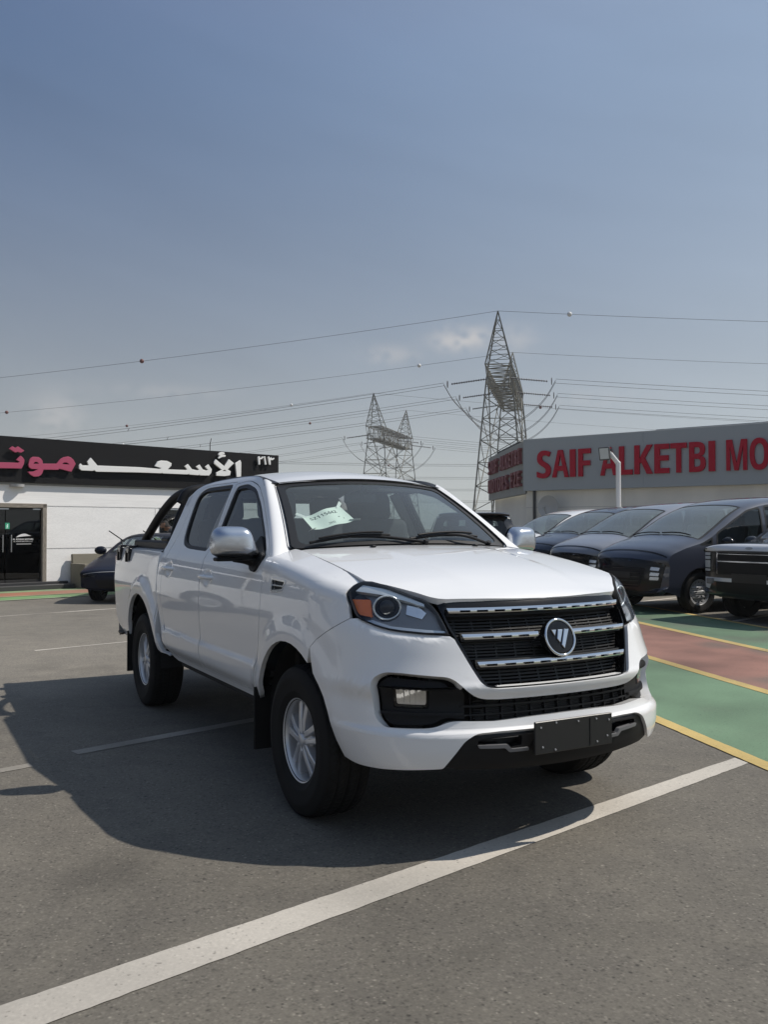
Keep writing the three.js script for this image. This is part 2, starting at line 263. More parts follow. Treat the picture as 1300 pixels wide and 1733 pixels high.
{
  const line = (name, a0, a1, b1, b0, y, tone, label, wear, step) => paintedSheet(name, [a0, a1, b1, b0], y, tone, label, wear, step);
  // the long white line in front of the truck, and the one that runs under it
  line('parking_line', [-3.41, -0.67], [2.150, -5.428], [2.185, -5.302], [-3.215, -0.53], 0.003, WHITE, 'long white bay line in front of the white pickup', 0.42, 0.045);
  line('parking_line', [-1.90, -5.505], [2.05, -9.36], [2.03, -9.47], [-1.98, -5.59], 0.003, WHITE.map((q) => q * 0.85), 'worn white bay line running under the white pickup', 0.5, 0.045);
  line('parking_line', [-5.2, -2.30], [-2.13, -5.30], [-2.07, -5.23], [-5.12, -2.20], 0.003, WHITE, 'broken-off white bay line left of the pickup', 0.7, 0.045);
  bayLine(-5.405, -14.83, -6, 12, 0.085, 0.9).userData.label = 'thin pale line across the lot behind the pickup';
  bayLine(-3.3, -10.86, -1.0, 3.2, 0.06, 0.9).userData.label = 'short faded line beside the pickup tail';
  const yx = (x, z) => x + (z + 8) * 0.199;
  const strip = (name, x0, x1, z0, z1, y, tone, label, wear, step) => line(name, [yx(x0, z0), z0], [yx(x0, z1), z1], [yx(x1, z1), z1], [yx(x1, z0), z0], y, tone, label, wear, step);
  strip('painted_lane', 1.72, 3.20, -40, 3, 0.0025, GREEN, 'green painted lane beside the pickup', 0.6, 0.12);
  strip('painted_lane', 3.20, 4.80, -40, 3, 0.0025, RED, 'red painted walkway between the two green lanes', 0.95, 0.12);
  strip('painted_lane', 4.80, 6.34, -40, 3, 0.0025, GREEN.map((q) => q * 0.92), 'green painted lane in front of the parked vans', 0.6, 0.15);
  strip('lane_edge_line', 1.655, 1.775, -40, 3, 0.0055, YEL, 'yellow edge line beside the pickup', 0.5, 0.06);
  strip('lane_edge_line', 3.145, 3.275, -40, 3, 0.0055, YEL.map((q) => q * 0.9), 'yellow line between near green lane and red walkway', 0.55, 0.06);
  strip('lane_edge_line', 4.765, 4.905, -40, 3, 0.0055, YEL, 'yellow line between red walkway and far green lane', 0.5, 0.06);
  strip('lane_edge_line', 6.25, 6.36, -40, 3, 0.0055, YEL, 'yellow line at the noses of the parked vans', 0.5, 0.06);
  for (const k of [0, 1, 2, 3, 4]) { const z = -14.6 - k * 3.3 + 1.2; bayLine(yx(6.4, z), z, 0, 5.2, 0.11, 0.6).userData.label = 'white bay line between the parked vans'; }
  // coloured bands at the foot of the left showroom
  const F = (u, d) => [-8.72 + 0.7193 * u + 0.6947 * d, -20 - 0.6947 * u + 0.7193 * d];
  const band = (name, d0, d1, y, tone, label) => line(name, F(-8, d1), F(1.95, d1), F(1.95, d0), F(-8, d0), y, tone, label, 0.4, 0.15);
  band('painted_lane', 2.10, 3.02, 0.004, [0.19, 0.34, 0.14], 'green band painted before the black-signed showroom');
  band('painted_lane', 0.98, 2.10, 0.004, [0.42, 0.18, 0.11], 'orange-red band painted before the black-signed showroom');
  band('painted_lane', 0.34, 0.98, 0.004, [0.26, 0.36, 0.19], 'pale green band along the showroom step');
  band('lane_edge_line', 2.94, 3.03, 0.012, [0.46, 0.50, 0.36], 'pale edge line of the showroom green band');
  band('lane_edge_line', 2.04, 2.13, 0.012, [0.5, 0.46, 0.30], 'pale line between showroom green and red bands');
}

// ---------------------------------------------------------------- materials shared by the vehicles
const M = {
  white: phys([0.80, 0.80, 0.795], 0.45, { clearcoat: 1, clearcoatRoughness: 0.03 }),
  black: phys([0.008, 0.008, 0.009], 0.16, { specularIntensity: 0.8 }),
  plastic: phys([0.011, 0.011, 0.012], 0.5, { specularIntensity: 0.5 }), rubber: phys([0.014, 0.0135, 0.013], 0.8, { specularIntensity: 0.5 }), seal: std([0.012, 0.012, 0.013], 0.5),
  chrome: std([0.78, 0.79, 0.80], 0.07, 1), satin: std([0.60, 0.63, 0.68], 0.24, 0.92), alloy: std([0.62, 0.625, 0.635], 0.32, 0.5), steel: std([0.36, 0.365, 0.37], 0.45, 0.1),
  greyPlastic: std([0.15, 0.15, 0.155], 0.4), lampGrey: std([0.19, 0.195, 0.205], 0.3, 0.4), dark: std([0.05, 0.05, 0.05], 0.7), radiator: std([0.10, 0.10, 0.10], 0.6, 0.3), under: std([0.016, 0.016, 0.016], 0.9),
  glass: phys([0.80, 0.87, 0.86], 0.02, { transmission: 0.95, thickness: 0, ior: 1.5 }), dusty: phys([0.74, 0.84, 0.83], 0.03, { transmission: 0.83, thickness: 0, ior: 1.5 }),
  tint: phys([0.42, 0.47, 0.46], 0.0, { transmission: 1, thickness: 0, ior: 1.5 }),
  lens: phys([0.96, 0.97, 0.98], 0.02, { transmission: 1, thickness: 0, ior: 1.5 }),
  amber: phys([0.85, 0.20, 0.03], 0.25, { clearcoat: 1, clearcoatRoughness: 0.05 }), red: phys([0.30, 0.012, 0.015], 0.2, { clearcoat: 1 }),
  cabin: std([0.060, 0.063, 0.068], 0.75), seat: std([0.085, 0.088, 0.095], 0.85), liner: std([0.36, 0.36, 0.35], 0.9), plate: std([0.014, 0.014, 0.015], 0.42), mesh: std([0.014, 0.014, 0.014], 0.55), drl: std([0.62, 0.66, 0.68], 0.25, 0.5),
};
// ---------------------------------------------------------------- wheels: tyre with grooved tread, rim with spokes; axis along z, outer face towards +z
const tyreCache = {};
function tyreGeo(R, w, rimR, n = 72) {
  const key = [R, w, rimR, n].join(); if (tyreCache[key]) return tyreCache[key];
  const h = w / 2, g = 0.009;
  const P = [[rimR - 0.012, -h * 0.78], [rimR + 0.004, -h * 0.86], [rimR + 0.03, -h * 0.97], [(R + rimR) / 2, -h * 1.03], [R - 0.035, -h * 0.98], [R - 0.014, -h * 0.89], [R - g - 0.001, -h * 0.80], [R - g, 0], [R - g - 0.001, h * 0.80], [R - 0.014, h * 0.89], [R - 0.035, h * 0.98], [(R + rimR) / 2 + 0.022, h * 1.030], [(R + rimR) / 2 + 0.020, h * 1.045], [(R + rimR) / 2 + 0.004, h * 1.045], [(R + rimR) / 2 + 0.002, h * 1.025], [rimR + 0.034, h * 0.985], [rimR + 0.030, h * 0.965], [rimR + 0.004, h * 0.86], [rimR - 0.012, h * 0.78]];
  // tread blocks: ribs parted by round grooves, cut across by slanting slots
  const sip = Math.round(n * 0.9), ribs = [[-0.86, -0.50], [-0.43, -0.05], [0.05, 0.43], [0.50, 0.86]];
  const tread = grid(sip * 6, 44, (u, v) => {
    const z = lerp(-0.88, 0.88, v), a = u * 2 * Math.PI; let r = R - g; const k = ribs.findIndex(([p, q]) => z > p && z < q);
    if (k >= 0) { const out = k === 0 || k === 3, ph = (u * sip + z * (k % 2 ? 0.9 : -0.9) + k * 0.3) % 1, f = ((ph + 1) % 1); r = f < (out ? 0.20 : 0.14) ? R - 0.006 : R - (out ? 0.010 * sstep(0.62, 0.88, Math.abs(z)) : 0); }
    return [r * Math.cos(a), r * Math.sin(a), z * h];
  });
  return tyreCache[key] = merge([lathe(P, n).rotateX(Math.PI / 2), tread]);
}
function rimGeo(r, face, deep = 0.10) { return lathe([[r - 0.022, face - 0.19], [r - 0.018, face - 0.10], [r - 0.020, face - 0.03], [r - 0.013, face - 0.010], [r - 0.004, face], [r + 0.006, face - 0.002], [r + 0.010, face - 0.012]], 64).rotateX(Math.PI / 2); }
function spokeGeo(r) {                                            // one broad spoke with a groove along it, lying along +y
  const out = [];
  for (const s of [-1, 1]) {
    const P = [[s * 0.003, 0.03], [s * 0.032, 0.045], [s * 0.036, 0.09], [s * 0.058, r - 0.008], [s * 0.022, r - 0.004], [s * 0.007, 0.10]];
    out.push(extrude(P, null, 0.034, 0.005, 2));
  }
  out.push(extrude([[-0.026, 0.05], [0.026, 0.05], [0.040, r - 0.006], [-0.040, r - 0.006]], null, 0.010, 0.002, 1).translate(0, 0, -0.012));
  const g = merge(out); const p = g.attributes.position; for (let i = 0; i < p.count; i++) { const y = p.getY(i); p.setZ(i, p.getZ(i) - 0.028 * Math.pow(clamp((y - 0.05) / r), 1.5)); } g.computeVertexNormals(); return g;
}
function alloyWheel(parent, R = 0.368, w = 0.245, r = 0.206) {
  const o = new THREE.Group(); o.name = 'wheel'; parent.add(o);
  part(o, 'tyre', tyreGeo(R, w, r), M.rubber);
  const face = w / 2 - 0.020; part(o, 'rim', rimGeo(r, face), M.alloy);
  for (let k = 0; k < 5; k++) part(o, 'spoke', spokeGeo(r - 0.006).translate(0, 0, face - 0.052).rotateZ(k / 5 * 2 * Math.PI + 0.18), M.alloy);
  part(o, 'hub_cap', lathe([[0, face - 0.004], [0.026, face - 0.005], [0.031, face - 0.012], [0.033, face - 0.03], [0.062, face - 0.034], [0.066, face - 0.05]], 32).rotateX(Math.PI / 2), M.alloy);
  for (let k = 0; k < 6; k++) { const a = k / 6 * 2 * Math.PI; part(o, 'lug_nut', cyl([0.048 * Math.cos(a), 0.048 * Math.sin(a), face - 0.036], [0.048 * Math.cos(a), 0.048 * Math.sin(a), face - 0.018], 0.0085, 0.008, 6), M.steel); }
  part(o, 'brake_disc', [cyl([0, 0, face - 0.14], [0, 0, face - 0.12], 0.15, 0.15, 40), box(0.10, 0.06, face - 0.13, 0.09, 0.14, 0.07, 0.02)], M.steel);
  part(o, 'wheel_back', cyl([0, 0, -w / 2 + 0.03], [0, 0, -w / 2 + 0.045], r - 0.02, r - 0.02, 40), M.under);
  return o;
}
function steelWheel(parent, R = 0.345, w = 0.215, r = 0.215, mat = M.steel) {
  const o = new THREE.Group(); o.name = 'wheel'; parent.add(o); const face = w / 2 - 0.015;
  part(o, 'tyre', tyreGeo(R, w, r, 44), M.rubber); part(o, 'rim', rimGeo(r, face), mat);
  const holes = []; for (let k = 0; k < 16; k++) { const a = k / 16 * 2 * Math.PI; holes.push(ngon(0.168 * Math.cos(a), 0.168 * Math.sin(a), 0.015, 0.015, 10)); }
  for (let k = 0; k < 6; k++) { const a = k / 6 * 2 * Math.PI; holes.push(ngon(0.078 * Math.cos(a), 0.078 * Math.sin(a), 0.017, 0.017, 8)); }
  const d = idx(extrude(ngon(0, 0, r - 0.004, r - 0.004, 48), holes, 0.012, 0.002)); const p = d.attributes.position;
  for (let i = 0; i < p.count; i++) { const q = Math.hypot(p.getX(i), p.getY(i)); p.setZ(i, p.getZ(i) + face - 0.035 + 0.024 * sstep(0.13, 0.10, q) - 0.0 + 0.01 * sstep(0.15, 0.2, q)); } d.computeVertexNormals();
  part(o, 'wheel_disc', d, mat); part(o, 'wheel_back', cyl([0, 0, face - 0.09], [0, 0, face - 0.07], r - 0.01, r - 0.01, 30), M.dark);
  return o;
}

// ---------------------------------------------------------------- the white pickup. Local axes: x forward from the front axle, y up, z to the truck's right
const truck = thing('pickup_truck', 'white double-cab pickup with chrome-barred black grille parked in the foreground', 'pickup truck');
truck.position.set(0.358, 0, -4.782); truck.rotation.y = -(Math.PI / 2 - 0.5054);
{
  // plan curve of the body from the nose round the corner and along the side, with its unit normal
  const PL = crom([[0.960, -0.18], [0.968, 0], [0.960, 0.18], [0.938, 0.34], [0.898, 0.50], [0.835, 0.64], [0.745, 0.755], [0.625, 0.845], [0.47, 0.900], [0.30, 0.920], [0, 0.925], [-0.4, 0.925], [-1.2, 0.925], [-2.4, 0.925], [-3.1, 0.92], [-3.8, 0.905], [-4.28, 0.875]], 40).slice(40);
  const S = [0]; for (let i = 1; i < PL.length; i++) S.push(S[i - 1] + Math.hypot(PL[i][0] - PL[i - 1][0], PL[i][1] - PL[i - 1][1]));
  const NR = PL.map((p, i) => { const a = i ? PL[i - 1] : [p[0], -PL[1][1]], b = PL[Math.min(i + 1, PL.length - 1)], tx = b[0] - (i ? a[0] : PL[1][0]), tz = b[1] - a[1], l = Math.hypot(tx, tz); return [tz / l, -tx / l]; });
  const plan = (s) => { const a = Math.abs(s); let lo = 0, hi = S.length - 1; while (hi - lo > 1) { const m = (lo + hi) >> 1; S[m] <= a ? lo = m : hi = m; } const t = clamp((a - S[lo]) / (S[hi] - S[lo]), 0, 3); return [lerp(PL[lo][0], PL[hi][0], t), lerp(PL[lo][1], PL[hi][1], t), lerp(NR[lo][0], NR[hi][0], t), lerp(NR[lo][1], NR[hi][1], t)]; };
  const planZ = mono(PL.slice(8 * 40 + 1).filter((_, i) => i % 10 === 0).map((p) => [p[0], p[1]]).reverse());
  const front = mono([[0.2, -0.17], [0.30, -0.085], [0.35, -0.03], [0.40, -0.006], [0.47, 0.006], [0.515, 0.007], [0.532, 0.002], [0.552, -0.016], [0.60, -0.026], [0.655, -0.034], [0.672, -0.030], [0.70, -0.016], [0.722, -0.012], [0.75, -0.024], [0.82, -0.05], [0.93, -0.085], [1.04, -0.145], [1.09, -0.175], [1.18, -0.26], [1.3, -0.40]]);
  const sideT = mono([[0.28, -0.12], [0.40, -0.085], [0.47, -0.060], [0.52, -0.040], [0.58, -0.022], [0.66, -0.016], [0.74, -0.011], [0.85, -0.004], [0.95, -0.001], [1.05, -0.006], [1.12, -0.016], [1.18, -0.032], [1.22, -0.050], [1.26, -0.075], [1.30, -0.097], [1.5, -0.190], [1.68, -0.275], [1.72, -0.302], [1.76, -0.345], [1.80, -0.42]]);
  const bedT = mono([[0.28, -0.12], [0.40, -0.085], [0.47, -0.060], [0.55, -0.035], [0.66, -0.018], [0.85, -0.005], [0.95, -0.001], [1.05, -0.006], [1.15, -0.018], [1.21, -0.030], [1.235, -0.040], [1.25, -0.055], [1.3, -0.2]]);
  const ledge = (x, y) => 0.016 * sstep(-0.36, -0.44, x) * sstep(-2.52, -2.44, x) * (1 - sstep(0.655, 0.692, y)) * sstep(0.49, 0.57, y);
  const flare = (x, y) => { const r = Math.hypot(x + 3.07, (y - 0.42) * 0.97), q = Math.hypot(x + 0.04, y - 0.40); return 0.030 * (1 - sstep(0.53, 0.61, r)) * sstep(0.25, 0.45, y) + 0.016 * (1 - sstep(0.47, 0.60, q)) * sstep(0.3, 0.5, y); };
  const dimple = (x, y) => { let d = 0; for (const [a, b] of [[-1.40, 1.096], [-2.30, 1.116]]) d -= 0.016 * Math.exp(-Math.pow(Math.hypot((x - a) / 0.062, (y - b) / 0.040), 4)); return d; };
  const lampY = mono([[0.4, 0.936], [0.566, 0.940], [0.69, 0.945], [0.882, 0.959], [1.006, 0.983], [1.08, 1.006], [1.3, 1.06]]);
  const lampLedge = (a, y) => -0.018 * sstep(lampY(a) - 0.026, lampY(a) + 0.004, y) * sstep(0.575, 0.64, a) * sstep(1.16, 1.02, a);
  const skin = (s, y) => { const p = plan(s), a = Math.abs(s), w = sstep(0.75, 1.45, a), d = lampLedge(a, y) + (1 - w) * front(y) + w * (sideT(Math.min(y, 1.24)) + flare(p[0], y)); return [p[0] + p[2] * d, y, (p[1] + p[3] * d) * Math.sign(s || 1)]; };
  const skinS = (s, y) => { if (Math.abs(s) > 0.012) return skin(s, y); const a = skin(0.012, y); return [a[0], y, a[2] * s / 0.012]; };
  const side = (x, y) => [x, y, planZ(Math.min(x, 0.28)) + sideT(y) + ledge(x, y) + flare(x, y) + dimple(x, y)];
  const bedSide = (x, y) => [x, y, planZ(x) + bedT(y) + flare(x, y)];
  const both = (name, g, m, parent = truck) => [part(parent, name, g, m), part(parent, name, mirrorZ(g), m)];
  const sym = (P) => [...P, ...P.slice().reverse().map((p) => [-p[0], p[1], p[2]])];     // right half, then its mirror image

  // hood
  const hy = mono([[-0.5, 1.322], [-0.35, 1.314], [-0.235, 1.306], [0.05, 1.272], [0.31, 1.232], [0.42, 1.211], [0.53, 1.185], [0.615, 1.160], [0.70, 1.131], [0.76, 1.106], [0.80, 1.078], [0.85, 1.03]]), hd = mono([[-0.5, 0.03], [0, 0.036], [0.3, 0.041], [0.5, 0.046], [0.62, 0.064], [0.7, 0.078], [0.8, 0.075]]);
  const hood = (x, z) => { const q = Math.abs(z), rid = 0.34 + 0.06 * (0.4 - x); return [x, hy(x) - hd(x) * Math.pow(q / 0.74, 2.2) + 0.007 * (1 - sstep(rid - 0.05, rid + 0.035, q)) * sstep(-0.35, 0.0, x) * sstep(0.76, 0.4, x), z]; };
  const hoodEdge = [...crom([[-0.300, 0], [-0.318, 0.25], [-0.350, 0.48], [-0.395, 0.66]], 6), ...crom([[-0.385, 0.712], [-0.235, 0.727], [0.05, 0.737], [0.31, 0.742], [0.412, 0.744]], 6), ...crom([[0.43, 0.742], [0.53, 0.668], [0.615, 0.594], [0.668, 0.552], [0.700, 0.520]], 6), ...crom([[0.718, 0.49], [0.755, 0.36], [0.782, 0.18], [0.790, 0]], 6)];
  const hoodLoop = [...hoodEdge, ...hoodEdge.slice(1, -1).reverse().map((p) => [p[0], -p[1]])];
    part(truck, 'hood', panel(hoodLoop, null, hood, { sgn: -1, depth: 0.03, L: 0.06 }), M.white);

  // front wings
  const shoulder = mono([[-0.6, 1.182], [-0.45, 1.176], [-0.235, 1.160], [0.05, 1.121], [0.31, 1.078], [0.42, 1.056], [0.55, 1.015]]);
  const wing = (s, v) => {
    const p = plan(s), w = sstep(0.75, 1.45, Math.abs(s)), vt = shoulder(p[0]), lo = Math.min(v, vt), R = 0.085;
    let d = (1 - w) * front(lo) + w * (sideT(Math.min(lo, 1.13)) + flare(p[0], lo)), y = lo;
    if (v > vt) { const th = Math.min((v - vt) / R, 1.30), e = Math.max(0, v - vt - 1.30 * R); d -= R * (1 - Math.cos(th)) + e * 0.964; y = vt + R * Math.sin(th) + e * 0.267; }
    return [p[0] + p[2] * d, y, p[1] + p[3] * d];
  };
  const X2S = (x) => 1.594 - x, seamV = (x) => { let v = shoulder(x) + 0.08; const tz = mono([[-0.5, 0.712], [-0.385, 0.7165], [-0.235, 0.7315], [0.05, 0.7415], [0.31, 0.7465], [0.42, 0.7485]])(x); for (let k = 0; k < 900; k++) { if (wing(X2S(x), v)[2] < tz) break; v += 0.0005; } return v; };
  const arch = (cx, cy, r, a0, a1, n = 22) => Array.from({ length: n + 1 }, (_, i) => { const a = lerp(a0, a1, i / n); return [cx + r * Math.cos(a), cy + r * Math.sin(a)]; });
  const fArch = arch(-0.055, 0.385, 0.462, 0, Math.PI).map(([x, y]) => [x, y]);
  const archS = (y0, y1) => fArch.filter((p) => p[1] >= y0 && p[1] <= y1);
  {
    const P = [];
    P.push([X2S(-0.462), 1.20], [X2S(-0.442), 1.10], [X2S(-0.445), 0.98], [X2S(-0.462), 0.88], [X2S(-0.500), 0.70], [X2S(-0.545), 0.52], [X2S(-0.54), 0.478]);
    for (const [x, y] of fArch.slice().reverse()) if (x < 0.205 && y > 0.47) P.push([X2S(x), y]);
    P.push([1.377, 0.852], [1.328, 0.894], [1.235, 0.944], [1.116, 1.004], [1.141, 1.06], [1.178, 1.118], [1.178, 1.150]);
    for (const x of [0.405, 0.36, 0.31, 0.25, 0.18, 0.11, 0.05, -0.02, -0.09, -0.16, -0.235, -0.30, -0.36, -0.40]) P.push([X2S(x), seamV(x)]);
    P.push([X2S(-0.452), seamV(-0.44)], [X2S(-0.470), 1.25]);
    const vent = rp([[X2S(-0.312), 1.146, 0.008], [X2S(-0.130), 1.140, 0.008], [X2S(-0.155), 1.092, 0.012], [X2S(-0.300), 1.080, 0.008]]);
    const [w] = both('front_wing', panel(P, [vent], wing, { sgn: -1, depth: 0.025 }), M.white), w2 = truck.children[truck.children.length - 1];
    const g1 = panel(inset(vent, -0.006), [inset(vent, 0.006)], wing, { sgn: -1, off: 0.003, depth: 0.012 }), g2 = panel(inset(vent, -0.01), null, wing, { sgn: -1, off: -0.018, depth: 0 }), g3 = panel(rect(X2S(-0.305), 1.109, X2S(-0.142), 1.116), null, wing, { sgn: -1, off: 0.001, depth: 0.014 });
    for (const [o, f] of [[w, (g) => g], [w2, mirrorZ]]) { part(o, 'vent_frame', f(g1), M.satin); part(o, 'vent_recess', f(g2), M.dark); part(o, 'vent_blade', f(g3), M.satin); }
  }
  // front bumper: one skin with the big lower opening, notched for grille and skid panel
  const topHalf = [[1.3745, 0.8498], [1.326, 0.8912], [1.233, 0.9412], [1.114, 1.0012], [1.080, 1.004], [1.006, 0.981], [0.882, 0.957], [0.69, 0.943], [0.566, 0.938], [0.545, 0.925], [0.470, 0.798], [0.432, 0.735, 0.03], [0.38, 0.716, 0.03]];
  const openHalf = [[0, 0.668], [0.18, 0.668], [0.36, 0.668, 0.03], [0.462, 0.676, 0.06], [0.568, 0.770, 0.04], [0.80, 0.785], [0.885, 0.786, 0.03], [0.945, 0.755, 0.03], [0.940, 0.66], [0.925, 0.585, 0.04], [0.870, 0.553, 0.02], [0.70, 0.556], [0.645, 0.560, 0.04], [0.575, 0.586, 0.04], [0.375, 0.578], [0.184, 0.585], [0, 0.587]];
  const openLoop = rp([...openHalf, ...openHalf.slice(1, -1).reverse().map((p) => [-p[0], p[1], p[2]])]);
  {
    const half = rp([[0, 0.30], ...topHalf.slice().map((p) => p), [0, 0.708]]).slice(1, -1);
    const low = [[0, 0.538], [0.35, 0.538], [0.470, 0.534, 0.03], [0.520, 0.505, 0.02], [0.612, 0.388, 0.01], [0.882, 0.372], [1.06, 0.366, 0.05], [1.155, 0.380]];
    const lowR = rp([...low, [1.4, 0.6]]).slice(0, -1);
    const archF = fArch.filter(([x, y]) => x > 0.22 && y > 0.40 && y < 0.845).map(([x, y]) => [X2S(x), y]).sort((a, b) => a[1] - b[1]);
    const R = [...lowR, ...archF, ...half, [0, 0.716]];
    part(truck, 'front_bumper', panel([...R, ...R.slice(1, -1).reverse().map((p) => [-p[0], p[1]])], [openLoop], skinS, { sgn: -1, depth: 0.055, L: 0.045, bl: 0.025 }), M.white);
    const skidLoop = [[0, 0.352], [0.30, 0.356], [0.55, 0.372], [0.606, 0.390], [0.517, 0.502], [0.466, 0.529], [0.35, 0.533], [0, 0.533]];
    const sk = part(truck, 'skid_panel', panel([...skidLoop, ...skidLoop.slice(1, -1).reverse().map((p) => [-p[0], p[1]])], [rp([[0.25, 0.470, 0.01], [0.33, 0.455, 0.01], [0.35, 0.478, 0.01], [0.46, 0.485, 0.01], [0.455, 0.505, 0.01], [0.25, 0.512, 0.01]]), rp([[-0.25, 0.470, 0.01], [-0.33, 0.455, 0.01], [-0.35, 0.478, 0.01], [-0.46, 0.485, 0.01], [-0.455, 0.505, 0.01], [-0.25, 0.512, 0.01]])], skinS, { sgn: -1, off: -0.014, depth: 0.05 }), M.plastic);
    part(sk, 'recess', panel([[-0.5, 0.42], [0.5, 0.42], [0.5, 0.53], [-0.5, 0.53]], null, skinS, { sgn: -1, off: -0.09, depth: 0 }), M.dark);
    const acc = rp([[0.22, 0.444, 0.004], [0.315, 0.444, 0.006], [0.335, 0.464, 0.006], [0.455, 0.470, 0.006], [0.462, 0.484, 0.004], [0.322, 0.479, 0.006], [0.304, 0.458, 0.006], [0.22, 0.458, 0.004]]);
    for (const f of [(g) => g, mirrorZ]) part(sk, 'accent_strip', f(panel(acc, null, skinS, { sgn: -1, off: -0.004, depth: 0.02 })), M.greyPlastic);
    // lower opening: dark recess, slats, mesh
    const lo = new THREE.Group(); lo.name = 'lower_intake'; truck.add(lo);
    part(lo, 'backing', panel(inset(openLoop, -0.02), null, skinS, { sgn: -1, off: -0.16, depth: 0 }), M.radiator);
    for (const y of [0.607, 0.640]) part(lo, 'slat', panel(rect(-0.52, y - 0.0035, 0.52, y + 0.0035), null, skinS, { sgn: -1, off: -0.045, depth: 0.03 }), M.plastic);
    for (let k = -6; k <= 6; k++) part(lo, 'divider', panel(rect(k * 0.078 - 0.003, 0.580, k * 0.078 + 0.003, 0.672), null, skinS, { sgn: -1, off: -0.050, depth: 0.02 }), M.plastic);
    const fins = []; for (let k = 0; k < 9; k++) fins.push(panel(rect(-0.45, 0.588 + k * 0.009, 0.45, 0.592 + k * 0.009), null, skinS, { sgn: -1, off: -0.062, depth: 0.006, L: 0.08 })); part(lo, 'radiator_fins', fins, M.plastic);
    for (const f of [(g) => g, mirrorZ]) {
      part(lo, 'bezel_panel', f(panel(rp([[0.50, 0.59], [0.585, 0.600, 0.03], [0.66, 0.572, 0.02], [0.87, 0.566, 0.02], [0.915, 0.60, 0.03], [0.932, 0.745, 0.02], [0.88, 0.775, 0.02], [0.60, 0.762, 0.03], [0.50, 0.672]]), [rect(0.672, 0.634, 0.856, 0.706, 0.012)], skinS, { sgn: -1, off: -0.050, depth: 0.02 })), M.plastic);
      for (const [y, a, b] of [[0.728, 0.545, 0.925], [0.612, 0.51, 0.915]]) part(lo, 'bezel_rib', f(panel(rp([[a, y - 0.006], [b, y - 0.006], [b, y + 0.008], [a, y + 0.008]]), null, skinS, { sgn: -1, off: -0.034, depth: 0.03 })), M.plastic);
      const fog = part(truck, 'fog_light', f(panel(rect(0.688, 0.646, 0.842, 0.696, 0.010), null, skinS, { sgn: -1, off: -0.062, depth: 0.03 })), M.chrome);
      for (let k = 0; k < 4; k++) part(fog, 'reflector_rib', f(panel(rp([[0.712 + k * 0.03, 0.650], [0.724 + k * 0.03, 0.650], [0.730 + k * 0.03, 0.692], [0.712 + k * 0.03, 0.692]]), null, skinS, { sgn: -1, off: -0.050, depth: 0.012 })), M.chrome);
      part(fog, 'lens', f(panel(rect(0.680, 0.640, 0.850, 0.702, 0.012), null, skinS, { sgn: -1, off: -0.042, depth: 0 })), M.lens);
    }
  }
  // grille
  const grHalf = [[0, 0.706], [0.37, 0.712, 0.03], [0.428, 0.732, 0.03], [0.466, 0.800], [0.546, 0.938], [0.600, 1.02], [0.632, 1.075, 0.01], [0.60, 1.092], [0.36, 1.103], [0, 1.098]];
  const grR = rp(grHalf), grLoop = [...grR, ...grR.slice(1, -1).reverse().map((p) => [-p[0], p[1]])];
  const grille = new THREE.Group(); grille.name = 'grille'; truck.add(grille);
  {
    part(grille, 'backing', panel(inset(grLoop, -0.004), null, skinS, { sgn: -1, off: -0.20, depth: 0 }), M.radiator);
    part(grille, 'surround', panel(inset(grLoop, 0.003), [inset(rp([[-0.40, 0.728, 0.03], [0.40, 0.728, 0.03], [0.452, 0.80], [0.585, 1.03], [0.585, 1.052, 0.01], [-0.585, 1.052, 0.01], [-0.585, 1.03], [-0.452, 0.80]]), 0)], skinS, { sgn: -1, off: -0.012, depth: 0.18 }), M.black);
    const mesh = []; const W = (y) => lerp(0.40, 0.585, clamp((y - 0.73) / 0.31));
    for (let y = 0.742; y < 1.045; y += 0.0135) mesh.push(panel(rect(-W(y), y - 0.0032, W(y), y + 0.0032), null, skinS, { sgn: -1, off: -0.058, depth: 0.012, L: 0.08 }));
    part(grille, 'mesh_rows', mesh, M.mesh);
    for (let k = -5; k <= 5; k++) { const s = k * 0.105; const top = 1.05, bot = Math.max(0.735, Math.abs(s) > 0.39 ? 0.73 + (Math.abs(s) - 0.39) / 0.6 : 0.735); part(grille, 'mesh_post', panel(rect(s - 0.005, bot, s + 0.005, top), null, skinS, { sgn: -1, off: -0.062, depth: 0.012 }), M.mesh); }
    for (const [yc, w, h] of [[1.043, 0.570, 0.023], [0.934, 0.508, 0.023], [0.818, 0.443, 0.023]]) {
      const upright = (s, y) => { const p = skinS(s, yc), k = (y - yc) / h; return [p[0] - 0.012 * k * k - 0.004 * k, y, p[2]]; };
      const segs = yc === 0.934 ? [[0.105, w], [-w, -0.105]] : [[-w, w]];
      for (const [a, b] of segs) {
        const holes = []; for (let k = -5; k <= 5; k++) { const s0 = k * 0.094 - 0.029, s1 = s0 + 0.058; if (s0 > a + 0.012 && s1 < b - 0.012) holes.push(rect(s0, yc - 0.0075, s1, yc + 0.0015)); }
        const g = [panel(rp([[a + (a < 0 ? 0.012 : 0), yc - h / 2, 0.004], [b - (b > 0 ? 0.012 : 0), yc - h / 2, 0.004], [b, yc + h / 2, 0.004], [a, yc + h / 2, 0.004]]), holes, upright, { sgn: -1, off: 0.0, depth: 0.022, bl: 0.02, L: 0.02 })];
        part(grille, 'chrome_bar', g, M.chrome);
        part(grille, 'bar_shelf', panel(rect(a, yc - h / 2 - 0.002, b, yc + h / 2 + 0.012), null, skinS, { sgn: -1, off: -0.026, depth: 0.035 }), M.mesh);
      }
    }
    // emblem: chrome ring, black disc, three slanting bars that meet in a point
    const em = new THREE.Group(); em.name = 'emblem'; grille.add(em); em.position.set(0.905, 0.916, 0); em.rotation.set(0, Math.PI / 2, 0); em.rotation.order = 'YXZ'; em.rotation.x = -0.30;
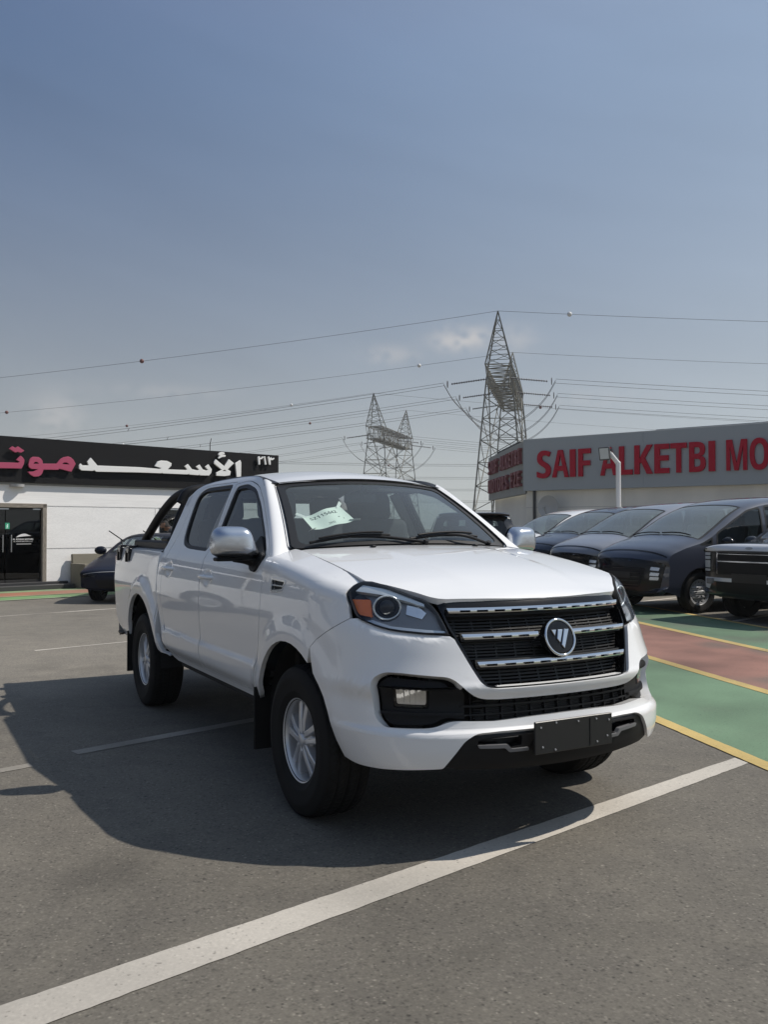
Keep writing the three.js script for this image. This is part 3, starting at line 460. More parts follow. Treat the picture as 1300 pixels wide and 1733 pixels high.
    part(em, 'emblem_disc', lathe([[0, 0.004], [0.070, 0.002], [0.080, -0.006], [0.084, -0.04]], 48).rotateX(Math.PI / 2), M.black);
    part(em, 'emblem_ring', new THREE.TorusGeometry(0.081, 0.0062, 12, 56), M.chrome);
    // bars run from upper right to lower left, cut off by a V
    const lg = [[[-0.050, 0.034], [-0.022, 0.034], [-0.036, 0.006]], [[-0.012, 0.034], [0.016, 0.034], [-0.012, -0.026], [-0.026, -0.008]].map((p) => p), [[0.024, 0.034], [0.051, 0.034], [0.006, -0.054], [-0.006, -0.036]]];
    for (const P of lg) part(em, 'emblem_bar', extrude(P, null, 0.006, 0.002, 1).translate(0, 0, 0.003), M.chrome);
  }
  // headlights
  {
    const HL = [[1.172, 1.119], [1.170, 1.150], [1.135, 1.168], [0.958, 1.146], [0.785, 1.108], [0.690, 1.087], [0.632, 1.050], [0.596, 1.003], [0.568, 0.947], [0.692, 0.949], [0.884, 0.963], [1.006, 0.987], [1.085, 1.012], [1.128, 1.063]];
    const loop = crom([...HL.slice(0, 9)], 3).concat(crom(HL.slice(9).concat([HL[0]]), 3).slice(0, -1));
    const lmap = (s, y) => { const p = plan(s), w = sstep(0.75, 1.45, Math.abs(s)); let d = (1 - w) * front(y) + w * sideT(Math.min(y, 1.10)); if (y > 1.09) d = (1 - w) * front(y) + w * (sideT(1.09) - 2.2 * (y - 1.09) * (y - 1.09) / 0.06 * 0.35); return [p[0] + p[2] * d, y, p[1] + p[3] * d]; };
    const O = (d, o = 0, dep = 0.012) => ({ sgn: -1, off: d, depth: dep });
    for (const f of [(g) => g, mirrorZ]) {
      const h = new THREE.Group(); h.name = 'headlight'; truck.add(h);
      part(h, 'housing', f(panel(inset(loop, 0.002), null, lmap, O(-0.062, 0, 0))), M.lampGrey);
      part(h, 'rim', f(panel(inset(loop, 0.0005), [inset(loop, 0.006)], lmap, O(-0.003, 0, 0.06))), M.plastic);
      part(h, 'lens', f(panel(inset(loop, 0.004), null, lmap, O(0.001, 0, 0))), M.lens);
      part(h, 'turn_signal', f(panel(rp([[1.152, 1.092, 0.01], [1.045, 1.098, 0.01], [1.012, 1.02, 0.01], [1.085, 1.026, 0.01], [1.128, 1.06, 0.01]]), null, lmap, O(-0.030, 0, 0.03))), M.amber);
      part(h, 'drl_strip', f(panel([[1.05, 0.999], [1.0, 0.990], [0.884, 0.968], [0.692, 0.955], [0.578, 0.952], [0.574, 0.967], [0.69, 0.973], [0.884, 0.984], [1.0, 1.006]], null, lmap, O(-0.022, 0, 0.02))), M.drl);
      part(h, 'inner_bezel', f(panel(rp([[1.02, 1.010], [0.88, 0.990], [0.60, 0.975], [0.63, 1.040], [0.70, 1.080], [0.82, 1.105], [1.0, 1.125], [1.10, 1.13], [1.05, 1.10]]), [ngon(0.935, 1.052, 0.085, 0.046, 24)], lmap, O(-0.042, 0, 0.02))), M.lampGrey);
      part(h, 'upper_strip', f(panel([[1.14, 1.130], [0.95, 1.113], [0.80, 1.086], [0.70, 1.066], [0.705, 1.078], [0.80, 1.104], [0.95, 1.138], [1.13, 1.158]], null, lmap, O(-0.014, 0, 0.02))), M.drl);  // pale strip painted in for the sky reflected in the lens top
      part(h, 'high_beam_reflector', f(panel([[0.815, 1.040], [0.715, 1.022], [0.690, 1.046], [0.740, 1.072], [0.815, 1.080]], null, lmap, O(-0.034, 0, 0.006))), M.chrome);
      // projector: ring and lens facing forward
      const c = lmap(0.935, 1.052), pr = (g) => f(g.rotateY(Math.PI / 2 - 0.42).translate(c[0] - 0.022, c[1], c[2] - 0.024));
      part(h, 'projector_ring', pr(new THREE.TorusGeometry(0.052, 0.0045, 10, 44).scale(1.16, 1, 1)), M.drl);
      part(h, 'projector_shroud', pr(lathe([[0.036, -0.012], [0.045, 0.002], [0.050, -0.004], [0.052, -0.05]], 36).rotateX(Math.PI / 2)), M.plastic);
      part(h, 'projector_lens', pr(new THREE.SphereGeometry(0.040, 28, 16).scale(1, 1, 0.5).translate(0, 0, -0.012)), M.black);
    }
  }
  // plate holder
  {
    const p = new THREE.Group(); p.name = 'plate_holder'; truck.add(p); p.position.set(0.992, 0.503, 0); p.rotation.y = Math.PI / 2;
    part(p, 'plate', [extrude(rect(-0.221, -0.070, 0.221, 0.070, 0.006), null, 0.006, 0.003), box(0.09, 0, 0.010, 0.004, 0.12, 0.004, 0)], M.plate);
    for (const [x, y] of [[-0.19, 0.045], [-0.105, 0.058], [0.02, 0.052], [0.125, 0.052], [0.2, 0.04], [-0.18, -0.04], [-0.11, -0.058], [0.13, -0.05], [0.19, -0.03]]) part(p, 'screw', cyl([x, y, 0.006], [x, y, 0.013], 0.005, 0.004, 8), M.steel);
    part(p, 'bracket', box(0, 0, -0.02, 0.3, 0.09, 0.04), M.plastic);
  }
  // ---- cab: sides with door openings, doors, glass
  const frontWin = rp([[-0.575, 1.268, 0.03], [-1.515, 1.272, 0.03], [-1.572, 1.672, 0.035], [-1.395, 1.682, 0.06], [-1.18, 1.640, 0.06], [-0.985, 1.540, 0.05], [-0.72, 1.372, 0.04]], 5);
  const rearWin = rp([[-1.612, 1.270, 0.03], [-2.06, 1.280, 0.10], [-2.235, 1.315, 0.08], [-2.315, 1.44, 0.08], [-2.375, 1.600, 0.05], [-2.355, 1.660, 0.06], [-2.235, 1.688, 0.05], [-1.690, 1.690, 0.03]], 5);
  const fDoor = rp([[-0.468, 1.218, 0.02], [-0.449, 1.10], [-0.452, 0.98], [-0.469, 0.88], [-0.507, 0.70], [-0.552, 0.535, 0.02], [-0.575, 0.512, 0.02], [-1.535, 0.512, 0.02], [-1.530, 0.70], [-1.534, 0.98], [-1.545, 1.20], [-1.558, 1.29], [-1.622, 1.700, 0.02], [-1.40, 1.716, 0.08], [-1.165, 1.674, 0.08], [-0.965, 1.572, 0.05], [-0.70, 1.404], [-0.525, 1.282, 0.03]], 5);
  const rDoor = rp([[-1.545, 0.512, 0.02], [-1.540, 0.70], [-1.544, 0.98], [-1.555, 1.20], [-1.568, 1.29], [-1.634, 1.716, 0.02], [-2.25, 1.718, 0.08], [-2.400, 1.690, 0.08], [-2.425, 1.600, 0.05], [-2.440, 1.40], [-2.458, 1.25], [-2.472, 1.05], [-2.470, 0.86], [-2.430, 0.74], [-2.335, 0.60, 0.05], [-2.24, 0.520, 0.04], [-2.20, 0.512, 0.02]], 5);
  const railTop = crom([[-0.470, 1.262], [-0.70, 1.424], [-0.93, 1.578], [-1.06, 1.660], [-1.17, 1.712], [-1.30, 1.738], [-1.50, 1.750], [-1.9, 1.752], [-2.25, 1.742], [-2.46, 1.715], [-2.56, 1.668], [-2.592, 1.58]], 5);
  const cabSide = [...railTop, [-2.597, 1.40], [-2.590, 1.24], [-2.585, 1.0], [-2.575, 0.86], [-2.52, 0.70], [-2.44, 0.585], [-2.30, 0.485], [-2.20, 0.468], [-0.56, 0.468], [-0.552, 0.50], [-0.504, 0.71], [-0.466, 0.885], [-0.449, 0.98], [-0.446, 1.10], [-0.463, 1.21]];
  both('cab_side', panel(cabSide, [inset(fDoor, -0.0045), inset(rDoor, -0.0045)], side, { depth: 0.03, L: 0.06 }), M.white);
  both('door_aperture_seal', panel(inset(cabSide, 0.012), [inset(frontWin, -0.012), inset(rearWin, -0.012)], side, { off: -0.032, depth: 0, L: 0.09 }), M.seal);
  const doors = { front: both('door', panel(fDoor, [inset(frontWin, -0.014)], side, { depth: 0.03, L: 0.03 }), M.white), rear: both('door', panel(rDoor, [inset(rearWin, -0.014)], side, { depth: 0.03, L: 0.03 }), M.white) };
  const mir = [(g) => g, mirrorZ];
  for (const [k, win, hx, hyy] of [['front', frontWin, -1.40, 1.098], ['rear', rearWin, -2.30, 1.118]]) mir.forEach((f, i) => {
    const d = doors[k][i];
    part(d, 'window_seal', f(panel(inset(win, -0.0135), [inset(win, 0.010)], side, { off: -0.004, depth: 0.02 })), M.seal);
    part(d, 'window', f(panel(inset(win, -0.004), null, side, { off: -0.016, depth: 0, L: 0.1 })), M.tint);
    const hz = side(hx - 0.11, hyy)[2] - 0.004;
    part(d, 'handle', f(merge([tube([[hx - 0.10, hyy, hz - 0.005], [hx - 0.085, hyy + 0.002, hz + 0.022], [hx - 0.02, hyy + 0.004, hz + 0.034], [hx + 0.06, hyy + 0.004, hz + 0.032], [hx + 0.095, hyy + 0.002, hz + 0.018], [hx + 0.105, hyy, hz - 0.005]], 0.0135, 24, 10), cyl([hx - 0.115, hyy - 0.002, hz - 0.01], [hx - 0.115, hyy - 0.002, hz + 0.012], 0.014, 0.012)])), M.white);
    part(d, 'trim_panel', f(panel(k === 'front' ? inset(rp([[-0.58, 0.56], [-1.51, 0.56], [-1.53, 1.25], [-0.56, 1.25]]), 0) : [[-1.58, 0.60], [-2.15, 0.60], [-2.40, 0.85], [-2.42, 1.25], [-1.60, 1.25]], null, side, { off: -0.09, depth: 0, L: 0.2 })), M.cabin);
  });
  // windscreen
  const ws = (a, b) => { const bulge = 1 - a * a; return [lerp(-0.470, -1.075, b) + lerp(0.135, 0.085, b) * bulge + 0.02 * 4 * b * (1 - b), lerp(1.276, 1.672, b) + lerp(0.028, 0.036, b) * bulge + 0.012 * 4 * b * (1 - b), a * lerp(0.742, 0.585, b)]; };
  const wsMap = (u, v) => ws(u / 0.66, v / 0.71);
  const wsLoop = rp([[-0.655, 0.005, 0.05], [0.655, 0.005, 0.05], [0.655, 0.708, 0.04], [-0.655, 0.708, 0.04]], 6), wsIn = rp([[-0.612, 0.050, 0.06], [0.612, 0.050, 0.06], [0.606, 0.668, 0.06], [-0.606, 0.668, 0.06]], 6);
  const glass = part(truck, 'windscreen', panel(wsLoop, null, wsMap, { depth: 0, L: 0.07 }), M.glass);
  part(glass, 'black_border', panel(wsLoop, [wsIn], wsMap, { off: -0.004, depth: 0 }), M.seal);
  part(glass, 'edge_trim', panel(inset(wsLoop, -0.010), [inset(wsLoop, 0.006)], wsMap, { off: 0.003, depth: 0.016 }), M.seal);
  // windscreen pillars: bridge between the cab side and the glass
  const wsEdge = (b) => ws(0.655 / 0.66, b);
  const pil = (t, k) => { const i = t * 24, i0 = clamp(Math.floor(i), 0, 23), e = railTop[i0], e2 = railTop[i0 + 1], q = [lerp(e[0], e2[0], i - i0), lerp(e[1], e2[1], i - i0)], A = side(q[0], q[1]), B = wsEdge(clamp((q[1] - 1.276) / (1.672 - 1.276) * 1.01, -0.16, 1)); const cx = A[0] + 0.035, cy = A[1] + 0.022, cz = A[2] - 0.006; return [0, 1, 2].map((j) => (1 - k) * (1 - k) * A[j] + 2 * k * (1 - k) * [cx, cy, cz][j] + k * k * B[j]); };
  both('windscreen_pillar', grid(10, 44, (k, t) => pil(lerp(-0.075, 0.80, t), k)), M.white);
  // scuttle between hood and glass
  part(truck, 'scuttle_panel', grid(40, 4, (u, v) => { const a = (u * 2 - 1) * 0.985, g = ws(a, 0.012), h = [lerp(-0.33, -0.43, a * a), 1.262 - 0.01 * a * a, a * 0.715]; return [lerp(h[0] + 0.03, g[0] - 0.01, v), lerp(h[1], g[1] - 0.004, v) - 0.012 * Math.sin(v * Math.PI), lerp(h[2], g[2], v)]; }), M.plastic);
  // roof
  const ry = mono([[-0.9, 1.682], [-0.99, 1.708], [-1.06, 1.728], [-1.2, 1.764], [-1.5, 1.800], [-1.8, 1.812], [-2.1, 1.803], [-2.4, 1.768], [-2.55, 1.722], [-2.62, 1.69]].reverse()), rd = mono([[-2.65, 0.03], [-2.3, 0.055], [-1.6, 0.060], [-1.2, 0.052], [-1.0, 0.036]]);
  const roof = (x, z) => [x, ry(x) - rd(x) * Math.pow(Math.abs(z) / 0.59, 2) - 0.010 * Math.pow(Math.abs(z) / 0.59, 8), z];
  const roofLoop = [...crom([[-0.984, 0], [-0.995, 0.2], [-1.024, 0.40], [-1.062, 0.562]], 5), [-1.10, 0.563], [-1.2, 0.560], [-1.4, 0.560], [-2.3, 0.560], [-2.50, 0.555], [-2.585, 0.53], [-2.60, 0.3], [-2.603, 0]];
  part(truck, 'roof', panel([...roofLoop, ...roofLoop.slice(1, -1).reverse().map((p) => [p[0], -p[1]])], null, roof, { sgn: -1, depth: 0.02, L: 0.09 }), M.white);
  both('roof_drip_strip', grid(6, 40, (k, t) => { const x = lerp(-1.065, -2.53, t), R = roof(x, 0.561), y = mono(railTop.slice(10).map((p) => [p[0], p[1]]).reverse())(x), A = side(x, y); return [x, lerp(R[1], A[1], k) + 0.005 * Math.sin(k * Math.PI) + 0.0035, lerp(R[2], A[2], k)]; }), M.seal);
  // back of the cab
  {
    const back = (z, y) => [-2.592 + 0.02 * (1 - (z / 0.8) ** 2) * -1 + 0.012 * sstep(1.55, 1.72, y), y, z];
    const hw = (y) => side(-2.59, y)[2] - 0.003, R = []; for (let y = 0.5; y <= 1.68; y += 0.06) R.push([hw(y), y]); R.push([hw(1.70) - 0.03, 1.70]);
    const win = rp([[0.60, 1.30, 0.06], [0.50, 1.62, 0.06], [-0.50, 1.62, 0.06], [-0.60, 1.30, 0.06]]);
    const b = part(truck, 'cab_back', panel([...R, ...R.slice().reverse().map((p) => [-p[0], p[1]])], [win], back, { sgn: -1, depth: 0.03, L: 0.1 }), M.white);
    part(b, 'rear_window', panel(inset(win, -0.01), null, back, { sgn: -1, off: -0.006, depth: 0, L: 0.15 }), M.glass);
    part(b, 'window_seal', panel(inset(win, -0.02), [inset(win, 0.012)], back, { sgn: -1, off: 0.002, depth: 0.01 }), M.seal);
  }
  // ---- load bed
  {
    const x0 = -2.612, x1 = -4.262, A = arch(-3.085, 0.415, 0.475, Math.PI * 0.02, Math.PI * 1.0, 26);
    const bedLoop = [[x0, 1.232], [x0, 0.72], [-2.58, 0.60], [-2.51, 0.49], [-2.42, 0.47]].concat(A.filter((p) => p[1] > 0.48), [[-3.575, 0.46], [-3.66, 0.455], [-4.10, 0.50], [-4.22, 0.56], [x1, 0.66], [x1, 1.232]]);
    both('bed_side', panel(bedLoop, null, bedSide, { depth: 0.03, L: 0.05 }), M.white);
    both('bed_rail', grid(4, 24, (k, t) => { const x = lerp(x0, x1, t), p = bedSide(x, 1.232), z = p[2]; return [x, 1.232 + 0.014 * Math.sin(Math.min(1, k * 2.2) * Math.PI / 2), z - 0.10 * k]; }), M.white);
    both('bed_inner_wall', box(-3.44, 0.98, 0.755, 1.64, 0.52, 0.02), M.under);
    part(truck, 'bed_floor', box(-3.44, 0.74, 0, 1.64, 0.03, 1.5), M.under); part(truck, 'bed_front_wall', box(-2.63, 0.95, 0, 0.03, 0.56, 1.62), M.white);
    part(truck, 'tailgate', [box(-4.265, 0.93, 0, 0.05, 0.60, 1.56, 0.02)], M.white);
    mir.forEach((f) => { part(truck, 'tail_light', f(box(-4.262, 0.95, 0.81, 0.06, 0.44, 0.11, 0.02)), M.red); });
    both('rear_corner_post', grid(8, 16, (k, t) => { const y = lerp(0.60, 1.236, t), p = bedSide(-4.262, y), a = k * Math.PI / 2; return [p[0] - 0.045 * Math.sin(a), y, p[2] - 0.05 * (1 - Math.cos(a))]; }), M.white);
    part(truck, 'rear_bumper', [grid(28, 10, (u, v) => { const z = (u * 2 - 1) * 0.845, e = Math.abs(u * 2 - 1), y = lerp(0.44, 0.66, v); return [-4.37 + 0.16 * Math.pow(e, 5) + 0.03 * Math.pow(v * 2 - 1, 4), y, z]; }), box(-4.28, 0.655, 0, 0.16, 0.02, 1.58), box(-4.28, 0.44, 0, 0.12, 0.02, 1.56)], M.white);
    mir.forEach((f) => part(truck, 'bumper_end_trim', f(merge([tube([[-4.20, 0.47, 0.842], [-4.12, 0.470, 0.850], [-4.02, 0.472, 0.852]], 0.012, 10, 8)])), M.plastic));
    // bed hooks (black clamps over the rail)
    for (const x of [-3.62, -4.02]) mir.forEach((f) => { const z = bedSide(x, 1.2)[2]; part(truck, 'rail_clamp', f(merge([box(x, 1.218, z + 0.012, 0.12, 0.055, 0.03, 0.012), box(x - 0.045, 1.170, z + 0.018, 0.03, 0.10, 0.03, 0.01), box(x + 0.045, 1.176, z + 0.016, 0.025, 0.09, 0.026, 0.01), box(x, 1.252, z - 0.03, 0.10, 0.02, 0.10, 0.008)])), M.black); });
    // roll bar
    const rb = new THREE.Group(); rb.name = 'roll_bar'; truck.add(rb);
    mir.forEach((f) => {
      part(rb, 'foot', f(merge([box(-3.18, 1.275, 0.780, 1.06, 0.070, 0.10, 0.02), box(-2.76, 1.30, 0.775, 0.20, 0.08, 0.09, 0.02)])), M.plastic);
      part(rb, 'side_tube', f(tube([[-3.62, 1.27, 0.770], [-3.50, 1.345, 0.760], [-3.20, 1.540, 0.715], [-3.00, 1.645, 0.675], [-2.86, 1.685, 0.64], [-2.74, 1.692, 0.60]], 0.036, 32, 14)), M.plastic);
      part(rb, 'brace', f(tube([[-2.72, 1.30, 0.765], [-2.72, 1.50, 0.715], [-2.72, 1.69, 0.62]], 0.030, 12, 12)), M.plastic);
    });
    part(rb, 'top_tube', tube([[-2.73, 1.60, 0.70], [-2.73, 1.68, 0.655], [-2.73, 1.712, 0.56], [-2.73, 1.722, 0.2], [-2.73, 1.722, -0.2], [-2.73, 1.712, -0.56], [-2.73, 1.68, -0.655], [-2.73, 1.60, -0.70]], 0.038, 40, 14), M.plastic);
  }
  // ---- door mirrors: satin shell on a black arm
  mir.forEach((f, side01) => {
    const g = new THREE.Group(); g.name = 'door_mirror'; truck.add(g); g.position.set(-0.03, -0.026, (side01 ? 1 : -1) * 0.034);
    const shell = grid(48, 22, (u, v) => {
      const a = u * 2 * Math.PI, ph = v * Math.PI / 2 * 0.995, r = Math.pow(Math.sin(ph), 0.55), dep = Math.pow(Math.cos(ph), 0.75); let cz = Math.cos(a), cy = Math.sin(a);
      cz = Math.sign(cz) * Math.pow(Math.abs(cz), 0.46); cy = Math.sign(cy) * Math.pow(Math.abs(cy), 0.52);
      let y = 0.086 * cy * r, z = 0.118 * cz * r; if (y > 0) z += (z < 0 ? 1 : -0.55) * y * 0.34 * Math.abs(z) / 0.118; if (y < 0 && z < 0) { z *= 1 + 0.55 * Math.pow(-y / 0.092, 1.6); }
      return [-0.665 + 0.105 * dep - 0.02 * z / 0.118, 1.358 + y, 1.032 + z];
    }, true);
    part(g, 'mirror_shell', f(shell), M.satin);
    part(g, 'mirror_rim', f(merge([grid(48, 3, (u, v) => { const a = u * 2 * Math.PI; let cz = Math.cos(a), cy = Math.sin(a); cz = Math.sign(cz) * Math.pow(Math.abs(cz), 0.46); cy = Math.sign(cy) * Math.pow(Math.abs(cy), 0.52); let y = 0.088 * cy, z = 0.114 * cz; if (y > 0) z += (z < 0 ? 1 : -0.55) * y * 0.34 * Math.abs(z) / 0.118; return [-0.668 - 0.03 * v, 1.357 + y * (1 - 0.1 * v), 1.032 + z * (1 - 0.06 * v)]; })])), M.plastic);
    part(g, 'mirror_glass', f(grid(40, 2, (u, v) => { const a = u * 2 * Math.PI; let cz = Math.cos(a), cy = Math.sin(a); cz = Math.sign(cz) * Math.pow(Math.abs(cz), 0.46); cy = Math.sign(cy) * Math.pow(Math.abs(cy), 0.52); let y = 0.080 * cy * v, z = 0.106 * cz * v; if (y > 0) z += (z < 0 ? 1 : -0.55) * y * 0.34 * Math.abs(z) / 0.118; return [-0.697, 1.357 + y, 1.032 + z]; })), M.chrome);
    part(g, 'mirror_underside', f(merge([grid(20, 6, (u, v) => [-0.69 + 0.135 * v * Math.pow(Math.sin(u * Math.PI), 0.4), 1.268 - 0.012 * Math.sin(u * Math.PI), lerp(0.88, 1.145, u)]), box(-0.655, 1.262, 1.01, 0.07, 0.022, 0.24, 0.01)])), M.plastic);
    part(g, 'mirror_arm', f(merge([tube([[-0.60, 1.205, 0.850], [-0.615, 1.235, 0.895], [-0.635, 1.262, 0.955], [-0.655, 1.275, 1.02]], 0.030, 16, 12).scale(1, 1, 1)])), M.plastic);
    part(g, 'mirror_base', f(panel(rp([[-0.535, 1.255, 0.02], [-0.575, 1.165, 0.03], [-0.64, 1.165, 0.04], [-0.80, 1.268, 0.02], [-0.78, 1.285, 0.01], [-0.72, 1.366, 0.02], [-0.60, 1.290, 0.02]]), null, side, { off: 0.014, depth: 0.03 }).translate(0.03, 0.026, 0.034)), M.plastic);
  });
  // ---- wipers, washer jets
  {
    const P = (a, b, d) => { const p = ws(a, b); return [p[0] + d * 0.55, p[1] + d * 0.83, p[2]]; };
    for (const [a0, a1, px] of [[0.86, 0.22, 0.04], [0.06, -0.66, -0.62]].map((q) => q)) {
      const w = new THREE.Group(); w.name = 'wiper'; truck.add(w);
      const bl = []; for (let k = 0; k <= 10; k++) { const t = k / 10; bl.push(P(lerp(a0, a1, t), 0.050 + 0.075 * Math.sin(t * 2.2) * 0.8, 0.026)); }
      part(w, 'wiper_blade', merge([tube(bl, 0.009, 30, 6), tube(bl.map((p) => [p[0] + 0.012, p[1] + 0.016, p[2]]).slice(1, 10), 0.007, 30, 6)]), M.plastic);
      const m = bl[5]; part(w, 'wiper_arm', merge([tube([m, [m[0] + 0.03, m[1] - 0.004, lerp(m[2], px * 0.72 - 0.0, 0.5)], P(px - 0.10, 0.0, 0.030)], 0.0095, 20, 6), cyl(P(px - 0.10, 0.0, 0.0), P(px - 0.10, 0.0, 0.045), 0.018, 0.014)]), M.plastic);
    }
    for (const z of [0.34, -0.34]) { const p = hood(-0.25, z); part(truck, 'washer_jet', box(p[0], p[1] + 0.006, z, 0.035, 0.014, 0.026, 0.006), M.plastic); }
  }
  // ---- wheels, arch liners, flaps, underside
  for (const x of [0, -3.085]) for (const sgn of [1, -1]) {
    const w = alloyWheel(truck); w.position.set(x, 0.366, sgn * 0.785); if (sgn < 0) w.rotation.y = Math.PI; w.rotation.z = x ? 0.5 : -0.12;
    const L = grid(24, 1, (u, v) => { const a = lerp(-0.06, Math.PI * 1.06, u); return [(x ? -3.085 : -0.055) + 0.478 * Math.cos(a), 0.385 + 0.475 * Math.sin(a), lerp(x ? 0.885 : 0.83, 0.36, v)]; }), b = box(x ? -3.085 : -0.055, 0.60, 0.40, 0.92, 0.50, 0.04);
    part(truck, 'arch_liner', sgn > 0 ? merge([L, b]) : mirrorZ(merge([L, b])), M.under);
    const fx = x ? -3.56 : -0.545, fl = box(fx, 0.375, 0.800, 0.018, 0.34, 0.235, 0.006); fl.rotateZ(0); part(truck, 'mud_flap', sgn > 0 ? fl : mirrorZ(fl), M.rubber);
  }
  part(truck, 'chassis', [box(-1.75, 0.47, 0.42, 4.8, 0.14, 0.10), box(-1.75, 0.47, -0.42, 4.8, 0.14, 0.10), box(-1.55, 0.55, 0, 2.0, 0.06, 1.66), box(-3.4, 0.60, 0, 1.7, 0.06, 1.5), cyl([-3.085, 0.366, -0.72], [-3.085, 0.366, 0.72], 0.05), box(-3.085, 0.36, 0, 0.24, 0.24, 0.24, 0.09), box(0.1, 0.46, 0, 1.1, 0.22, 0.9), box(0.72, 0.62, 0, 0.06, 0.46, 1.2), box(-0.35, 0.8, 0, 0.05, 0.7, 1.5), cyl([-0.02, 0.36, -0.7], [-0.02, 0.36, 0.7], 0.035)], M.under);
  both('side_step_rail', box(-1.36, 0.455, 0.83, 1.62, 0.05, 0.05, 0.02), M.under);
  // ---- cabin
  const dash = part(truck, 'dashboard', [grid(30, 8, (u, v) => { const z = (u * 2 - 1) * 0.76; return [lerp(-0.46, -0.86, v) + 0.10 * (1 - (z / 0.76) ** 2) * (1 - v), 1.235 + 0.018 * Math.sin(v * Math.PI) - 0.01 * v, z]; }), grid(30, 6, (u, v) => [-0.86 + 0.05 * Math.sin(v * 2), lerp(1.226, 0.85, v), (u * 2 - 1) * 0.76]), box(-0.80, 1.255, -0.36, 0.16, 0.06, 0.36, 0.03)], M.cabin);
  part(truck, 'cabin_floor', [box(-1.6, 0.60, 0, 2.0, 0.04, 1.6), box(-2.56, 0.9, 0, 0.03, 0.74, 1.56)], M.cabin);
  part(truck, 'headliner', grid(10, 10, (u, v) => { const x = lerp(-1.10, -2.54, u), z = lerp(-0.56, 0.56, v), p = roof(x, z); return [x, p[1] - 0.035, z]; }), M.liner);
  both('inner_pillar', tube([[-1.66, 0.7, 0.80], [-1.64, 1.25, 0.80], [-1.68, 1.66, 0.61]], 0.045, 12, 8), M.liner);
  const seat = (x, z, w, hr) => {
    const s = new THREE.Group(); s.name = 'seat'; truck.add(s);
    part(s, 'cushion', box(x + 0.05, 0.88, z, 0.50, 0.18, w, 0.06), M.seat);
    const b = new RoundedBoxGeometry(0.15, 0.62, w, 4, 0.065); b.rotateZ(0.22); part(s, 'backrest', b.translate(x - 0.27, 1.17, z), M.seat);
    for (const q of hr) { const h = new RoundedBoxGeometry(0.11, 0.20, 0.27, 4, 0.05); h.rotateZ(0.16); part(s, 'headrest', h.translate(x - 0.36, 1.56, z + q), M.seat); part(s, 'headrest_post', [cyl([x - 0.35, 1.42, z + q - 0.05], [x - 0.36, 1.50, z + q - 0.05], 0.007), cyl([x - 0.35, 1.42, z + q + 0.05], [x - 0.36, 1.50, z + q + 0.05], 0.007)], M.steel); }
  };
  seat(-1.22, 0.37, 0.50, [0]); seat(-1.22, -0.37, 0.50, [0]); seat(-2.12, 0, 1.30, [0.42, -0.42]);
  const sw = new THREE.Group(); sw.name = 'steering_wheel'; truck.add(sw); sw.position.set(-0.92, 1.16, -0.37); sw.rotation.set(0, 0, 0.42);
  part(sw, 'wheel_rim', new THREE.TorusGeometry(0.185, 0.016, 10, 40).rotateY(Math.PI / 2), M.cabin); part(sw, 'wheel_hub', [box(0.02, 0, 0, 0.05, 0.14, 0.16, 0.03), box(0.01, 0, 0, 0.02, 0.03, 0.36), box(0.01, -0.09, 0, 0.02, 0.18, 0.05), cyl([0.02, 0, 0], [0.28, 0.0, 0], 0.03)], M.cabin);
  const im = new THREE.Group(); im.name = 'rear_view_mirror'; truck.add(im); part(im, 'mirror_body', [box(-1.06, 1.60, 0, 0.03, 0.065, 0.23, 0.02), cyl([-1.06, 1.61, 0], [-1.02, 1.675, 0], 0.012)], M.cabin);
  mir.forEach((f) => part(truck, 'sun_visor', f(box(-1.16, 1.665, 0.32, 0.17, 0.02, 0.36, 0.008)), M.liner));

  // sheet of paper taped inside the windscreen
  const cv = document.createElement('canvas'); cv.width = 512; cv.height = 340; const cx = cv.getContext('2d');
  cx.fillStyle = '#e4ece0'; cx.fillRect(0, 0, 512, 340); cx.fillStyle = '#3a4340'; cx.font = 'bold 78px sans-serif'; cx.save(); cx.translate(70, 118); cx.fillText('SZ115442', 0, 0); cx.restore(); cx.font = 'bold 34px sans-serif'; cx.fillText('5442', 210, 285); cx.fillRect(200, 292, 92, 4); cx.fillRect(368, 190, 24, 14); cx.fillRect(420, 232, 10, 16);
  const tex = new THREE.CanvasTexture(cv); tex.colorSpace = THREE.SRGBColorSpace;
  truck.updateMatrixWorld(true);
  const note = thing('paper_note', 'white paper sheet with a number taped inside the pickup windscreen', 'paper');
  note.applyMatrix4(truck.matrixWorld);
  const pm = (u, v) => { const p = ws(0.84 - 0.385 * u - 0.055 * (1 - v) * 1.0 + 0.02 * u * v, 0.505 - 0.105 * (1 - v) * 2.05 + 0.105 * u - 0.02 * Math.sin(u * Math.PI) ), n = [-0.55, -0.83, 0]; const d = 0.014 + 0.010 * Math.sin(u * 5 + 1) * v + 0.006 * Math.sin(u * 9); return [p[0] + n[0] * d, p[1] + n[1] * d, p[2]]; };
  part(note, 'sheet', grid(20, 12, (u, v) => pm(u, v)), std(0xffffff, 0.8, 0, { map: tex, side: THREE.DoubleSide }));
  for (const [u, v] of [[0, 1], [1, 1], [0, 0], [1, 0]]) { const p = pm(u, v), q = pm(u ? 0.90 : 0.10, v ? 0.88 : 0.12); part(note, 'tape', bar([p[0] * 2 - q[0], p[1] * 2 - q[1] + 0.004, p[2] * 2 - q[2]], q, 0.022, 0.001), std([0.72, 0.74, 0.70], 0.4)); }
}

